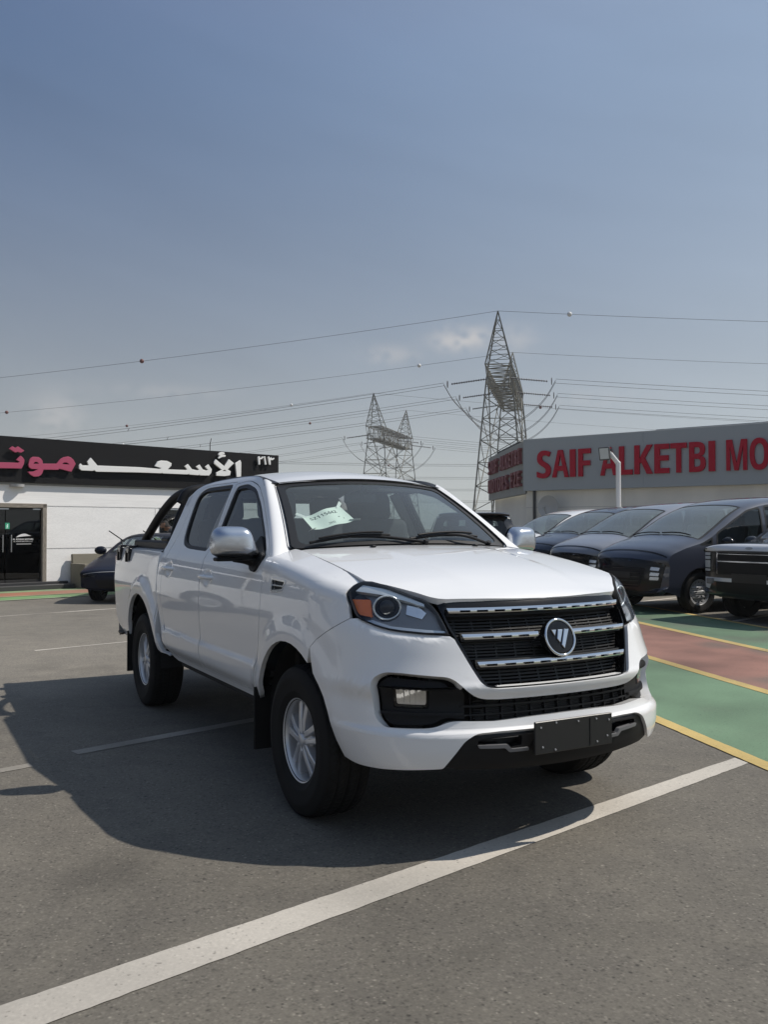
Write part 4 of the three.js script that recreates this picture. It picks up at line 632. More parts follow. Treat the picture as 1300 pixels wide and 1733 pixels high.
// ---------------------------------------------------------------- other vehicles: shell from a centre-line profile, flat sides with real openings
const paints = {
  navy: phys([0.026, 0.031, 0.048], 0.4, { clearcoat: 1, clearcoatRoughness: 0.04 }), grey: phys([0.20, 0.212, 0.245], 0.42, { clearcoat: 1, clearcoatRoughness: 0.04 }), slate: phys([0.034, 0.040, 0.062], 0.42, { clearcoat: 1, clearcoatRoughness: 0.04 }),
  black: phys([0.008, 0.008, 0.009], 0.3, { clearcoat: 1, clearcoatRoughness: 0.03 }), ink: phys([0.010, 0.012, 0.022], 0.32, { specularIntensity: 0.45 }), white: phys([0.78, 0.78, 0.77], 0.45, { clearcoat: 1, clearcoatRoughness: 0.04 }),
};
function carShell(spec) {
  const P = crom(spec.prof, 14), S = [0]; for (let i = 1; i < P.length; i++) S.push(S[i - 1] + Math.hypot(P[i][0] - P[i - 1][0], P[i][1] - P[i - 1][1]));
  const N = P.map((p, i) => { const a = P[Math.max(0, i - 2)], b = P[Math.min(P.length - 1, i + 2)], tx = b[0] - a[0], ty = b[1] - a[1], l = Math.hypot(tx, ty); return [ty / l, -tx / l].map((q) => q); });
  const T = S[S.length - 1], W = spec.W, xm = spec.mid, Lh = spec.half;
  const at = (s) => { s = clamp(s, 0, T); let i = 0, j = S.length - 1; while (j - i > 1) { const m = (i + j) >> 1; S[m] <= s ? i = m : j = m; } const t = (s - S[i]) / (S[j] - S[i]); return [0, 1].map((k) => lerp(P[i][k], P[j][k], t)).concat([0, 1].map((k) => lerp(N[i][k], N[j][k], t))); };
  const out = (n) => [n[2], n[3]];
  const crown = (p) => { const e = clamp(Math.abs(p[2])); return lerp(spec.crown[0], spec.crown[1], e * e); };   // more plan curve on upright faces
  const edge = (s) => { const p = at(s), c = crown(p) + spec.round; return [p[0] - p[2] * c, p[1] - p[3] * c]; };
  const hw = (x, y) => W(y) * (1 - spec.plan * Math.pow(clamp(Math.abs(x - xm) / Lh), 5));
  const Q = 0.8, top = (s, q) => { const t = q / Q, p = at(s), e = edge(s), c = crown(p) * t * t + spec.round * Math.pow(Math.abs(t), 7); return [p[0] - p[2] * c, p[1] - p[3] * c, t * hw(e[0], e[1])]; };
  const side = (x, y) => [x, y, hw(x, y)];
  const sAt = (x, y0 = 0) => { let best = 0, bd = 1e9; for (let i = 0; i < P.length; i++) { const d = Math.abs(P[i][0] - x) + (P[i][1] < y0 ? 9 : 0); if (d < bd) { bd = d; best = S[i]; } } return best; };
  const sY = (y) => { for (let i = 1; i < P.length; i++) if (P[i][1] >= y) return S[i]; return 0; };
  return { P, S, T, at, top, side, edge, hw, sAt, sY };
}
const L_CAR = { L: 0.10, bl: 0.05 };
function makeCar(spec, root) {
  const sh = carShell(spec), mat = spec.paint, shellHoles = [];
  const wsq = (a, b, i = 0) => { const s0 = sh.sAt(a[0], 0.8), s1 = sh.sAt(b[0], 0.8), q0 = a[1] - i, q1 = b[1] - i; return rp([[s0 + i, -q0, 0.05], [s1 - i, -q1, 0.06], [s1 - i, q1, 0.06], [s0 + i, q0, 0.05]]); };
  const ws = wsq(...spec.screen), rw = spec.rear ? wsq(...spec.rear) : null; shellHoles.push(ws); if (rw) shellHoles.push(rw);
  const body = [panel([[0, -0.8], [sh.T, -0.8], [sh.T, 0.8], [0, 0.8]], shellHoles, sh.top, { ...L_CAR, sgn: 1, depth: 0.02 })];
  const E = []; for (let k = 0; k <= 90; k++) E.push(sh.edge(sh.T * k / 90));
  const yb = spec.sill, bot = [];
  const arches = spec.axles.slice().sort((a, b) => a - b);
  bot.push([E[90][0], E[90][1]]);
  for (const ax of arches) { const r = spec.archR, a0 = Math.asin(clamp((yb - spec.wheelY) / r, -1, 1)); for (let k = 0; k <= 18; k++) { const a = Math.PI - a0 - (Math.PI - 2 * a0) * k / 18; bot.push([ax + r * Math.cos(a), spec.wheelY + r * Math.sin(a)]); } }
  const loop = [...E, ...bot.slice(1)];
  const sd = panel(loop, spec.windows.map((w) => rp(w)), sh.side, { ...L_CAR, sgn: 1, depth: 0.02 }); body.push(sd, mirrorZ(sd));
  part(root, 'body', body, mat);
  const g = part(root, 'windscreen', panel(inset(ws, -0.008), null, sh.top, { ...L_CAR, off: -0.006, depth: 0 }), spec.glass || M.glass);
  part(g, 'screen_border', panel(inset(ws, -0.004), [inset(ws, 0.035)], sh.top, { ...L_CAR, off: -0.002, depth: 0 }), M.seal);
  if (rw) part(root, 'rear_window', panel(inset(rw, -0.008), null, sh.top, { ...L_CAR, off: -0.006, depth: 0 }), M.tint);
  for (const w of spec.windows) for (const f of [(q) => q, mirrorZ]) { const p = part(root, 'side_window', f(panel(inset(rp(w), -0.01), null, sh.side, { ...L_CAR, off: -0.010, depth: 0 })), spec.sideGlass || M.tint); part(p, 'window_frame', f(panel(inset(rp(w), -0.012), [inset(rp(w), 0.018)], sh.side, { ...L_CAR, off: 0.002, depth: 0.01 })), M.seal); }
  for (const ax of spec.axles) for (const s of [1, -1]) {
    const w = spec.wheel(root); w.position.set(ax, spec.wheelY, s * spec.track); if (s < 0) w.rotation.y = Math.PI;
    const l = grid(14, 1, (u, v) => { const a = lerp(-0.1, Math.PI + 0.1, u); return [ax + (spec.archR + 0.01) * Math.cos(a), spec.wheelY + (spec.archR + 0.01) * Math.sin(a), lerp(spec.track + 0.12, spec.track - 0.25, v)]; }); part(root, 'arch_liner', s > 0 ? l : mirrorZ(l), M.under);
  }
  const xa = spec.axles[0], xb = spec.axles[1];
  part(root, 'underbody', [box((xa + xb) / 2, yb + 0.10, 0, Math.abs(xa - xb) - spec.archR * 2.1, 0.10, spec.track * 1.9), box(spec.nose - 0.55, yb + 0.12, 0, 0.9, 0.08, spec.track * 1.2), box((xa + xb) / 2, 0.62, 0, Math.abs(xa - xb) + 0.6, 0.05, spec.track * 1.2)], M.under);
  // cabin
  const seatAt = (x, z, w, y) => { const s = new THREE.Group(); s.name = 'seat'; root.add(s); part(s, 'cushion', box(x + 0.05, y, z, 0.5, 0.16, w, 0.05), M.seat); const b = new RoundedBoxGeometry(0.15, 0.60, w, 3, 0.06); b.rotateZ(0.2); part(s, 'backrest', b.translate(x - 0.25, y + 0.32, z), M.seat); const h = new RoundedBoxGeometry(0.11, 0.19, 0.27, 3, 0.045); part(s, 'headrest', h.translate(x - 0.34, y + 0.70, z), M.seat); };
  for (const [x, z, w] of spec.seats) seatAt(x, z, w, spec.seatY);
  const d = spec.dash; part(root, 'dashboard', box(d[0], d[1], 0, 0.55, 0.16, spec.track * 1.75, 0.06), M.cabin);
  part(root, 'steering_wheel', new THREE.TorusGeometry(0.18, 0.016, 8, 28).rotateY(Math.PI / 2).rotateZ(0.4).translate(d[0] - 0.38, d[1] + 0.05, -0.38), M.cabin);
  part(root, 'cabin_floor', box((xa + xb) / 2 - 0.4, spec.seatY - 0.18, 0, Math.abs(xa - xb) + 0.4, 0.04, spec.track * 1.8), M.cabin);
  for (const f of [(q) => q, mirrorZ]) {
    const m = spec.mirror, sd = sh.side(m[0], m[1])[2], o = new THREE.Group(); o.name = 'door_mirror'; root.add(o);
    const e = new THREE.SphereGeometry(1, 20, 14); e.scale(0.075, 0.085, 0.125); part(o, 'mirror_shell', f(e.translate(m[0], m[1] + 0.06, sd + 0.15)), spec.mirrorPaint || mat);
    part(o, 'mirror_arm', f(merge([tube([[m[0] + 0.02, m[1] - 0.04, sd - 0.02], [m[0] + 0.01, m[1] - 0.01, sd + 0.06], [m[0], m[1] + 0.03, sd + 0.14]], 0.028, 10, 8)])), M.plastic);
  }
  return sh;
}
function place(o, x, z, phi) { o.position.set(x, 0, z); o.rotation.y = Math.atan2(-Math.cos(phi), -Math.sin(phi)); return o; }   // phi: turn to the left of facing the viewer
// vans
function makeVan(root, paint, mirrorPaint) {
  const sh = makeCar({
    paint, mirrorPaint, glass: M.dusty, nose: 0.92, sill: 0.27, wheelY: 0.345, archR: 0.415, axles: [0, -3.273], track: 0.83, mid: -1.72, half: 2.68, plan: 0.16, round: 0.075, crown: [0.035, 0.20],
    prof: [[0.70, 0.25], [0.86, 0.30], [0.915, 0.48], [0.90, 0.75], [0.845, 0.93], [0.72, 1.055], [0.45, 1.165], [0.05, 1.285], [-0.28, 1.455], [-0.65, 1.655], [-1.0, 1.80], [-1.4, 1.905], [-1.9, 1.965], [-2.6, 1.995], [-3.4, 1.985], [-4.0, 1.94], [-4.22, 1.86], [-4.30, 1.60], [-4.335, 1.1], [-4.33, 0.6], [-4.28, 0.32], [-4.1, 0.28]],
    W: mono([[0.2, 0.94], [0.5, 0.99], [0.9, 0.995], [1.1, 0.985], [1.25, 0.965], [1.6, 0.90], [1.9, 0.82], [2.0, 0.79]]),
    screen: [[0.02, 0.74], [-1.12, 0.70]], rear: null,
    windows: [[[0.02, 1.135, 0.02], [-0.24, 1.135, 0.03], [-0.26, 1.255, 0.03]], [[-0.34, 1.115, 0.05], [-1.42, 1.085, 0.05], [-1.45, 1.78, 0.08], [-1.12, 1.715, 0.1], [-0.36, 1.325, 0.05]], [[-1.52, 1.085, 0.05], [-2.68, 1.085, 0.05], [-2.68, 1.82, 0.08], [-1.55, 1.80, 0.06]], [[-2.76, 1.085, 0.05], [-4.02, 1.10, 0.08], [-3.98, 1.78, 0.12], [-2.76, 1.82, 0.08]]],
    seats: [[-1.0, 0.40, 0.5], [-1.0, -0.40, 0.5], [-1.95, 0.40, 0.5], [-1.95, -0.40, 0.5], [-2.9, 0.38, 0.52], [-2.9, -0.38, 0.52]], seatY: 0.86, dash: [-0.10, 1.10], mirror: [-0.42, 1.12], wheel: steelWheel,
  }, root);
  // front face: thin dark light-bar, deep black grille and lamp blocks
  const sb = sh.sY(1.035), O = { ...L_CAR, off: 0.004, depth: 0.012 };
  part(root, 'light_bar', panel(rp([[sb - 0.012, -0.765, 0.01], [sb + 0.020, -0.765, 0.01], [sb + 0.020, 0.765, 0.01], [sb - 0.012, 0.765, 0.01]]), null, sh.top, O), M.black);
  const s1 = sh.sY(0.42), s2 = sh.sY(0.76), gr = part(root, 'grille', panel(rp([[s1, -0.40, 0.06], [s2, -0.50, 0.06], [s2, 0.50, 0.06], [s1, 0.40, 0.06]]), null, sh.top, { ...O, off: 0.003 }), M.plastic);
  for (let k = 0; k < 5; k++) { const s = lerp(s1 + 0.04, s2 - 0.03, k / 4); part(gr, 'grille_bar', panel(rect(s - 0.008, -0.40, s + 0.008, 0.40), null, sh.top, { ...O, off: 0.010 }), M.black); }
  for (const q of [1, -1]) { const h = part(root, 'headlight', panel(rp([[sh.sY(0.50), q * 0.50, 0.03], [sh.sY(0.82), q * 0.55, 0.03], [sh.sY(0.80), q * 0.74, 0.04], [sh.sY(0.52), q * 0.72, 0.04]]), null, sh.top, { ...O, off: 0.005 }), M.black); for (const y of [0.57, 0.66, 0.75]) part(h, 'lamp_cell', panel(rp([[sh.sY(y - 0.03), q * 0.56, 0.01], [sh.sY(y + 0.03), q * 0.57, 0.01], [sh.sY(y + 0.03), q * 0.69, 0.01], [sh.sY(y - 0.03), q * 0.68, 0.01]]), null, sh.top, { ...O, off: 0.009 }), M.satin); }
  part(root, 'lower_face', panel(rp([[sh.sY(0.34), -0.70, 0.05], [sh.sY(0.90), -0.765, 0.06], [sh.sY(0.90), 0.765, 0.06], [sh.sY(0.34), 0.70, 0.05]]), null, sh.top, { ...L_CAR, off: 0.0015, depth: 0 }), M.black);
  part(root, 'number_plate', panel(rect(sh.sY(0.56), -0.24, sh.sY(0.66), 0.24), null, sh.top, { ...O, off: 0.02 }), M.plate);
  for (const f of [(g) => g, mirrorZ]) {
    const line = (P, w = 0.005) => { const out = []; for (let i = 0; i < P.length - 1; i++) { const [a, b] = [P[i], P[i + 1]], l = Math.hypot(b[0] - a[0], b[1] - a[1]), nx = -(b[1] - a[1]) / l * w, ny = (b[0] - a[0]) / l * w; out.push(panel([[a[0] + nx, a[1] + ny], [b[0] + nx, b[1] + ny], [b[0] - nx, b[1] - ny], [a[0] - nx, a[1] - ny]], null, sh.side, { ...L_CAR, off: 0.0012, depth: 0 })); } return merge(out); };
    part(root, 'door_gap', f(line([[-0.30, 1.12], [-0.42, 0.85], [-0.46, 0.36], [-1.46, 0.36], [-1.48, 1.08]])), M.seal); part(root, 'door_gap', f(line([[-1.48, 0.36], [-2.72, 0.36], [-2.72, 1.08]])), M.seal);
    for (const x of [-1.34, -1.66]) { const z = sh.side(x, 0.98)[2]; part(root, 'door_handle', f(box(x, 0.98, z + 0.012, 0.18, 0.028, 0.03, 0.012)), paint); }
    part(root, 'sill_trim', f(panel(rect(-0.47, 0.28, -2.80, 0.35), null, sh.side, { ...L_CAR, off: 0.004, depth: 0.01 })), M.plastic);
  }
  part(root, 'lower_trim', panel(rect(sh.sY(0.262), -0.72, sh.sY(0.33), 0.72), null, sh.top, O), M.plastic);
  const wb = sh.sAt(-0.01, 1.2); for (const [a, b] of [[0.60, 0.02], [-0.04, -0.58]]) part(root, 'wiper', tube([0, 1, 2, 3, 4].map((k) => { const p = sh.top(wb + 0.035 * Math.sin(k / 4 * Math.PI) + 0.02, lerp(a, b, k / 4)); return [p[0] + 0.012, p[1] + 0.018, p[2]]; }), 0.011, 14, 6), M.plastic);
  return root;
}
const PHI = 65 * Math.PI / 180;
const vans = [['slate blue van nearest in the row, beside the boxy suv', paints.slate, 4.86, -15.5, M.black], ['grey van second in the row behind the pickup hood', paints.grey, 4.62, -18.8, paints.grey], ['black-blue van third in the row with pale mirror', paints.navy, 4.42, -22.1, M.satin], ['white van farthest in the row by the showroom wall', paints.white, 4.02, -25.3, paints.white]];
for (const [label, paint, x, z, mp] of vans) { const v = thing('parked_van', label, 'van', 'vans parked in a row'); makeVan(v, paint, mp); place(v, x, z, PHI); }

// two vans added out of the frame to the left, for the pickup's side to mirror
for (const [label, paint, x, z, ph] of [['white van added out of view at left, mirrored in the pickup doors', paints.white, -9.7, -9.2, 0.80], ['dark van added out of view at left, mirrored in the pickup doors', paints.navy, -11.9, -11.6, 0.80]]) { const v = thing('parked_van', label, 'van', 'vans out of frame at left'); makeVan(v, paint, paint); place(v, x, z, ph); }
// boxy suv at the right edge
{
  const v = thing('parked_suv', 'boxy black suv with silver bonnet edge and barred grille at right edge', 'suv', 'parked suvs');
  const sh = makeCar({
    paint: paints.black, nose: 0.93, sill: 0.32, wheelY: 0.38, archR: 0.45, axles: [0, -2.97], track: 0.83, mid: -1.55, half: 2.60, plan: 0.12, round: 0.05, crown: [0.03, 0.12],
    prof: [[0.70, 0.33], [0.86, 0.36], [0.925, 0.50], [0.94, 0.75], [0.935, 1.0], [0.925, 1.10], [0.86, 1.165], [0.4, 1.20], [-0.10, 1.235], [-0.25, 1.26], [-0.60, 1.48], [-0.95, 1.68], [-1.25, 1.755], [-2.2, 1.80], [-3.4, 1.77], [-3.72, 1.72], [-3.92, 1.4], [-4.02, 1.1], [-4.05, 0.7], [-4.0, 0.4], [-3.8, 0.36]],
    W: mono([[0.3, 0.93], [0.5, 0.975], [1.0, 0.985], [1.15, 0.965], [1.3, 0.91], [1.7, 0.77], [1.8, 0.73]]), screen: [[-0.26, 0.72], [-0.98, 0.68]], rear: [[-3.76, 0.62], [-3.93, 0.66]],
    windows: [[[-0.62, 1.20, 0.03], [-1.55, 1.20, 0.04], [-1.58, 1.66, 0.05], [-1.22, 1.65, 0.08], [-0.72, 1.32, 0.05]], [[-1.64, 1.20, 0.04], [-2.6, 1.20, 0.05], [-2.58, 1.66, 0.06], [-1.66, 1.67, 0.04]], [[-2.70, 1.20, 0.05], [-3.55, 1.22, 0.06], [-3.45, 1.62, 0.06], [-2.68, 1.66, 0.05]]],
    seats: [[-1.35, 0.38, 0.5], [-1.35, -0.38, 0.5], [-2.3, 0, 1.3]], seatY: 0.86, dash: [-0.62, 1.14], mirror: [-0.60, 1.14], wheel: (r) => alloyWheel(r, 0.38, 0.245, 0.25),
  }, v);
  const O = { ...L_CAR, off: 0.004, depth: 0.02 }, P = (y0, y1, a, b, r = 0.01) => rp([[sh.sY(y0), a, r], [sh.sY(y1), a, r], [sh.sY(y1), b, r], [sh.sY(y0), b, r]]);
  const silver = std([0.66, 0.67, 0.69], 0.35, 0.15);
  const edge = part(v, 'silver_hood_edge', panel(P(1.075, 1.168, -0.76, 0.76), null, sh.top, O), silver); part(edge, 'badge', panel(ngon(sh.sY(1.108), 0, 0.020, 0.055, 20), null, sh.top, { ...O, off: 0.010, depth: 0.008 }), M.steel);
  const g = part(v, 'grille', panel(P(0.70, 1.045, -0.52, 0.52), null, sh.top, O), M.plastic);
  for (let k = 0; k < 6; k++) { const y = 0.735 + k * 0.055; part(g, 'grille_bar', panel(P(y, y + 0.010, -0.50, 0.50, 0), null, sh.top, { ...O, off: 0.014, depth: 0.014 }), M.satin); }
  for (const q of [1, -1]) { part(g, 'grille_side_bar', panel(P(0.71, 1.05, q * 0.502, q * 0.522, 0), null, sh.top, { ...O, off: 0.014 }), M.chrome); const h = part(v, 'headlight', panel(P(0.72, 1.05, q * 0.55, q * 0.78), null, sh.top, O), M.black); for (let k = 0; k < 5; k++) part(h, 'lamp_block', panel(P(0.735 + k * 0.064, 0.78 + k * 0.064, q * 0.655, q * 0.775), null, sh.top, { ...O, off: 0.012 }), M.drl); }
  part(v, 'lower_grille', panel(P(0.43, 0.60, -0.55, 0.55), null, sh.top, O), M.plastic);
  part(v, 'skid_bar', panel(rp([[sh.sY(0.60), -0.20], [sh.sY(0.655), -0.20], [sh.sY(0.655), -0.78], [sh.sY(0.45), -0.79], [sh.sY(0.45), -0.70], [sh.sY(0.60), -0.62]]), null, sh.top, { ...O, off: 0.008 }), silver); part(v, 'skid_bar', panel(rp([[sh.sY(0.60), 0.20], [sh.sY(0.655), 0.20], [sh.sY(0.655), 0.78], [sh.sY(0.45), 0.79], [sh.sY(0.45), 0.70], [sh.sY(0.60), 0.62]]), null, sh.top, { ...O, off: 0.008 }), silver);
  part(v, 'plate_carrier', panel(P(0.60, 0.72, -0.26, 0.26, 0), null, sh.top, { ...O, off: 0.012 }), M.plate);
  part(v, 'tow_hook_box', [box(0.97, 0.61, 0.66, 0.05, 0.09, 0.12, 0.02)], M.greyPlastic);
  place(v, 6.16, -13.40, 60 * Math.PI / 180);
}
// black suv seen from behind
{
  const v = thing('parked_suv', 'glossy black suv seen from behind with roof spoiler, beyond the pickup mirror', 'suv', 'parked suvs');
  const sh = makeCar({
    paint: paints.black, nose: 0.9, sill: 0.33, wheelY: 0.37, archR: 0.43, axles: [0, -2.9], track: 0.82, mid: -1.45, half: 2.6, plan: 0.13, round: 0.06, crown: [0.03, 0.10],
    prof: [[0.70, 0.35], [0.86, 0.42], [0.90, 0.7], [0.86, 0.98], [0.6, 1.07], [-0.15, 1.17], [-0.6, 1.42], [-1.0, 1.63], [-1.4, 1.72], [-2.2, 1.755], [-3.2, 1.725], [-3.62, 1.685], [-3.70, 1.62], [-3.78, 1.42], [-3.90, 1.17], [-3.95, 1.02], [-3.98, 0.8], [-3.97, 0.55], [-3.85, 0.38]],
    W: mono([[0.3, 0.92], [0.5, 0.965], [1.0, 0.975], [1.15, 0.955], [1.3, 0.90], [1.65, 0.76], [1.75, 0.72]]), screen: [[-0.2, 0.72], [-0.98, 0.66]], rear: [[-3.715, 0.60], [-3.885, 0.68]],
    windows: [[[-0.6, 1.16, 0.03], [-1.5, 1.16, 0.04], [-1.55, 1.60, 0.05], [-1.2, 1.59, 0.08], [-0.7, 1.27, 0.05]], [[-1.6, 1.16, 0.04], [-2.5, 1.17, 0.05], [-2.48, 1.60, 0.06], [-1.62, 1.61, 0.04]], [[-2.6, 1.18, 0.05], [-3.35, 1.22, 0.06], [-3.2, 1.56, 0.06], [-2.58, 1.60, 0.05]]],
    seats: [[-1.3, 0.38, 0.5], [-1.3, -0.38, 0.5], [-2.2, 0, 1.3]], seatY: 0.84, dash: [-0.6, 1.1], mirror: [-0.6, 1.1], wheel: (r) => alloyWheel(r, 0.37, 0.24, 0.24),
  }, v);
  part(v, 'roof_spoiler', grid(24, 8, (u, w) => { const z = (u * 2 - 1) * 0.70, a = w * 2 * Math.PI; return [-3.66 + 0.14 * Math.cos(a) - 0.05 * (1 - (z / 0.7) ** 2), 1.70 + 0.030 * Math.sin(a) - 0.03 * Math.pow(Math.abs(z) / 0.7, 6), z]; }), paints.black);
  const O = { ...L_CAR, off: 0.006, depth: 0.02 }, sR = (y) => { for (let i = sh.P.length - 1; i > 0; i--) if (sh.P[i][1] >= y) return sh.S[i]; return sh.T; };
  part(v, 'chrome_strip', panel(rp([[sR(1.10), -0.70], [sR(1.075), -0.70], [sR(1.075), 0.70], [sR(1.10), 0.70]]), null, sh.top, O), M.chrome);
  for (const q of [1, -1]) part(v, 'tail_light', panel(rp([[sR(1.06), q * 0.45, 0.02], [sR(0.93), q * 0.47, 0.02], [sR(0.93), q * 0.79, 0.02], [sR(1.06), q * 0.79, 0.02]]), null, sh.top, O), M.red);
  v.position.set(2.02, 0, -21.3); v.rotation.y = Math.PI / 2 - 0.06;
}
// dark saloon before the left showroom
{
  const v = thing('parked_saloon', 'dark navy saloon with raised wipers parked before the white showroom wall', 'car');
  const sh = makeCar({
    paint: paints.ink, nose: 0.86, sill: 0.24, wheelY: 0.32, archR: 0.375, axles: [0, -2.72], track: 0.77, mid: -1.35, half: 2.45, plan: 0.10, round: 0.045, crown: [0.02, 0.11],
    prof: [[0.66, 0.22], [0.80, 0.26], [0.865, 0.40], [0.86, 0.53], [0.81, 0.615], [0.68, 0.67], [0.35, 0.755], [0.0, 0.835], [-0.35, 0.905], [-0.55, 0.96], [-1.0, 1.18], [-1.3, 1.275], [-1.7, 1.31], [-2.2, 1.295], [-2.7, 1.20], [-3.1, 1.04], [-3.4, 0.99], [-3.6, 0.93], [-3.66, 0.7], [-3.62, 0.4], [-3.45, 0.26]],
    W: mono([[0.2, 0.85], [0.4, 0.90], [0.75, 0.905], [0.85, 0.88], [0.95, 0.83], [1.25, 0.63], [1.32, 0.58]]), screen: [[-0.52, 0.70], [-1.22, 0.66]], rear: [[-2.42, 0.62], [-3.0, 0.66]],
    windows: [[[-0.85, 0.93, 0.03], [-1.65, 0.93, 0.04], [-1.68, 1.20, 0.04], [-1.35, 1.20, 0.08]], [[-1.74, 0.93, 0.04], [-2.65, 0.955, 0.05], [-2.25, 1.18, 0.08], [-1.77, 1.20, 0.04]]],
    seats: [[-1.45, 0.36, 0.48], [-1.45, -0.36, 0.48], [-2.3, 0, 1.2]], seatY: 0.50, dash: [-0.85, 0.90], mirror: [-0.80, 0.90], wheel: (r) => alloyWheel(r, 0.32, 0.215, 0.215),
  }, v);
  const O = { ...L_CAR, off: 0.004, depth: 0.02 };
  part(v, 'grille', panel(rp([[sh.sY(0.28), -0.45, 0.03], [sh.sY(0.44), -0.52, 0.03], [sh.sY(0.44), 0.52, 0.03], [sh.sY(0.28), 0.45, 0.03]]), null, sh.top, O), M.plastic);
  part(v, 'light_strip', panel(rp([[sh.sY(0.598), -0.74], [sh.sY(0.610), -0.74], [sh.sY(0.610), 0.74], [sh.sY(0.598), 0.74]]), null, sh.top, O), M.steel);
  for (const q of [1, -1]) part(v, 'headlight', panel(rp([[sh.sY(0.50), q * 0.50, 0.01], [sh.sY(0.575), q * 0.48, 0.01], [sh.sY(0.58), q * 0.77, 0.02], [sh.sY(0.50), q * 0.76, 0.02]]), null, sh.top, O), M.black);
  for (const z of [0.42, -0.28]) part(v, 'raised_wiper', merge([cyl([-0.48, 0.95, z], [-0.58, 1.18, z + 0.10], 0.012), cyl([-0.57, 1.14, z + 0.02], [-0.62, 1.36, z + 0.36], 0.011)]), M.plastic);
  place(v, -4.82, -17.25, 0.02);
}

// ---------------------------------------------------------------- left showroom: white wall, black sign band with raised letters, glass door
const plasterTex = dataTex(512, (x, y) => { const n = 0.975 + 0.04 * (fbm(x / 40, y / 40, 4, 3) - 0.5) + 0.05 * (vnoise(x / 2.5, y / 2.5, 9, 205) - 0.5); return [n, n, n]; }); plasterTex.repeat.set(1 / 2.3, 1 / 2.3);
const stoneTex = dataTex(512, (x, y) => { const n = 0.62 + 0.5 * (fbm(x / 18, y / 18, 5, 31) - 0.5) + 0.18 * (hash2(x, y, 4) - 0.5); return [n * 1.04, n, n * 0.95]; });
const MB = { plaster: std([0.92, 0.915, 0.90], 0.9, 0, { map: plasterTex, bumpMap: plasterTex, bumpScale: 0.004 }), band: phys([0.010, 0.010, 0.011], 0.6, { specularIntensity: 0.35 }), white: std([0.80, 0.80, 0.78], 0.4), pink: std([0.40, 0.065, 0.13], 0.42), stone: std([0.62, 0.60, 0.56], 0.7, 0, { map: stoneTex }), darkGlass: phys([0.16, 0.17, 0.17], 0.0, { transmission: 1, thickness: 0, ior: 1.5 }), frame: std([0.03, 0.03, 0.03], 0.4), metal: std([0.55, 0.55, 0.55], 0.3, 0.9), step: std([0.05, 0.05, 0.052], 0.5), roomDark: std([0.03, 0.03, 0.032], 0.8) };
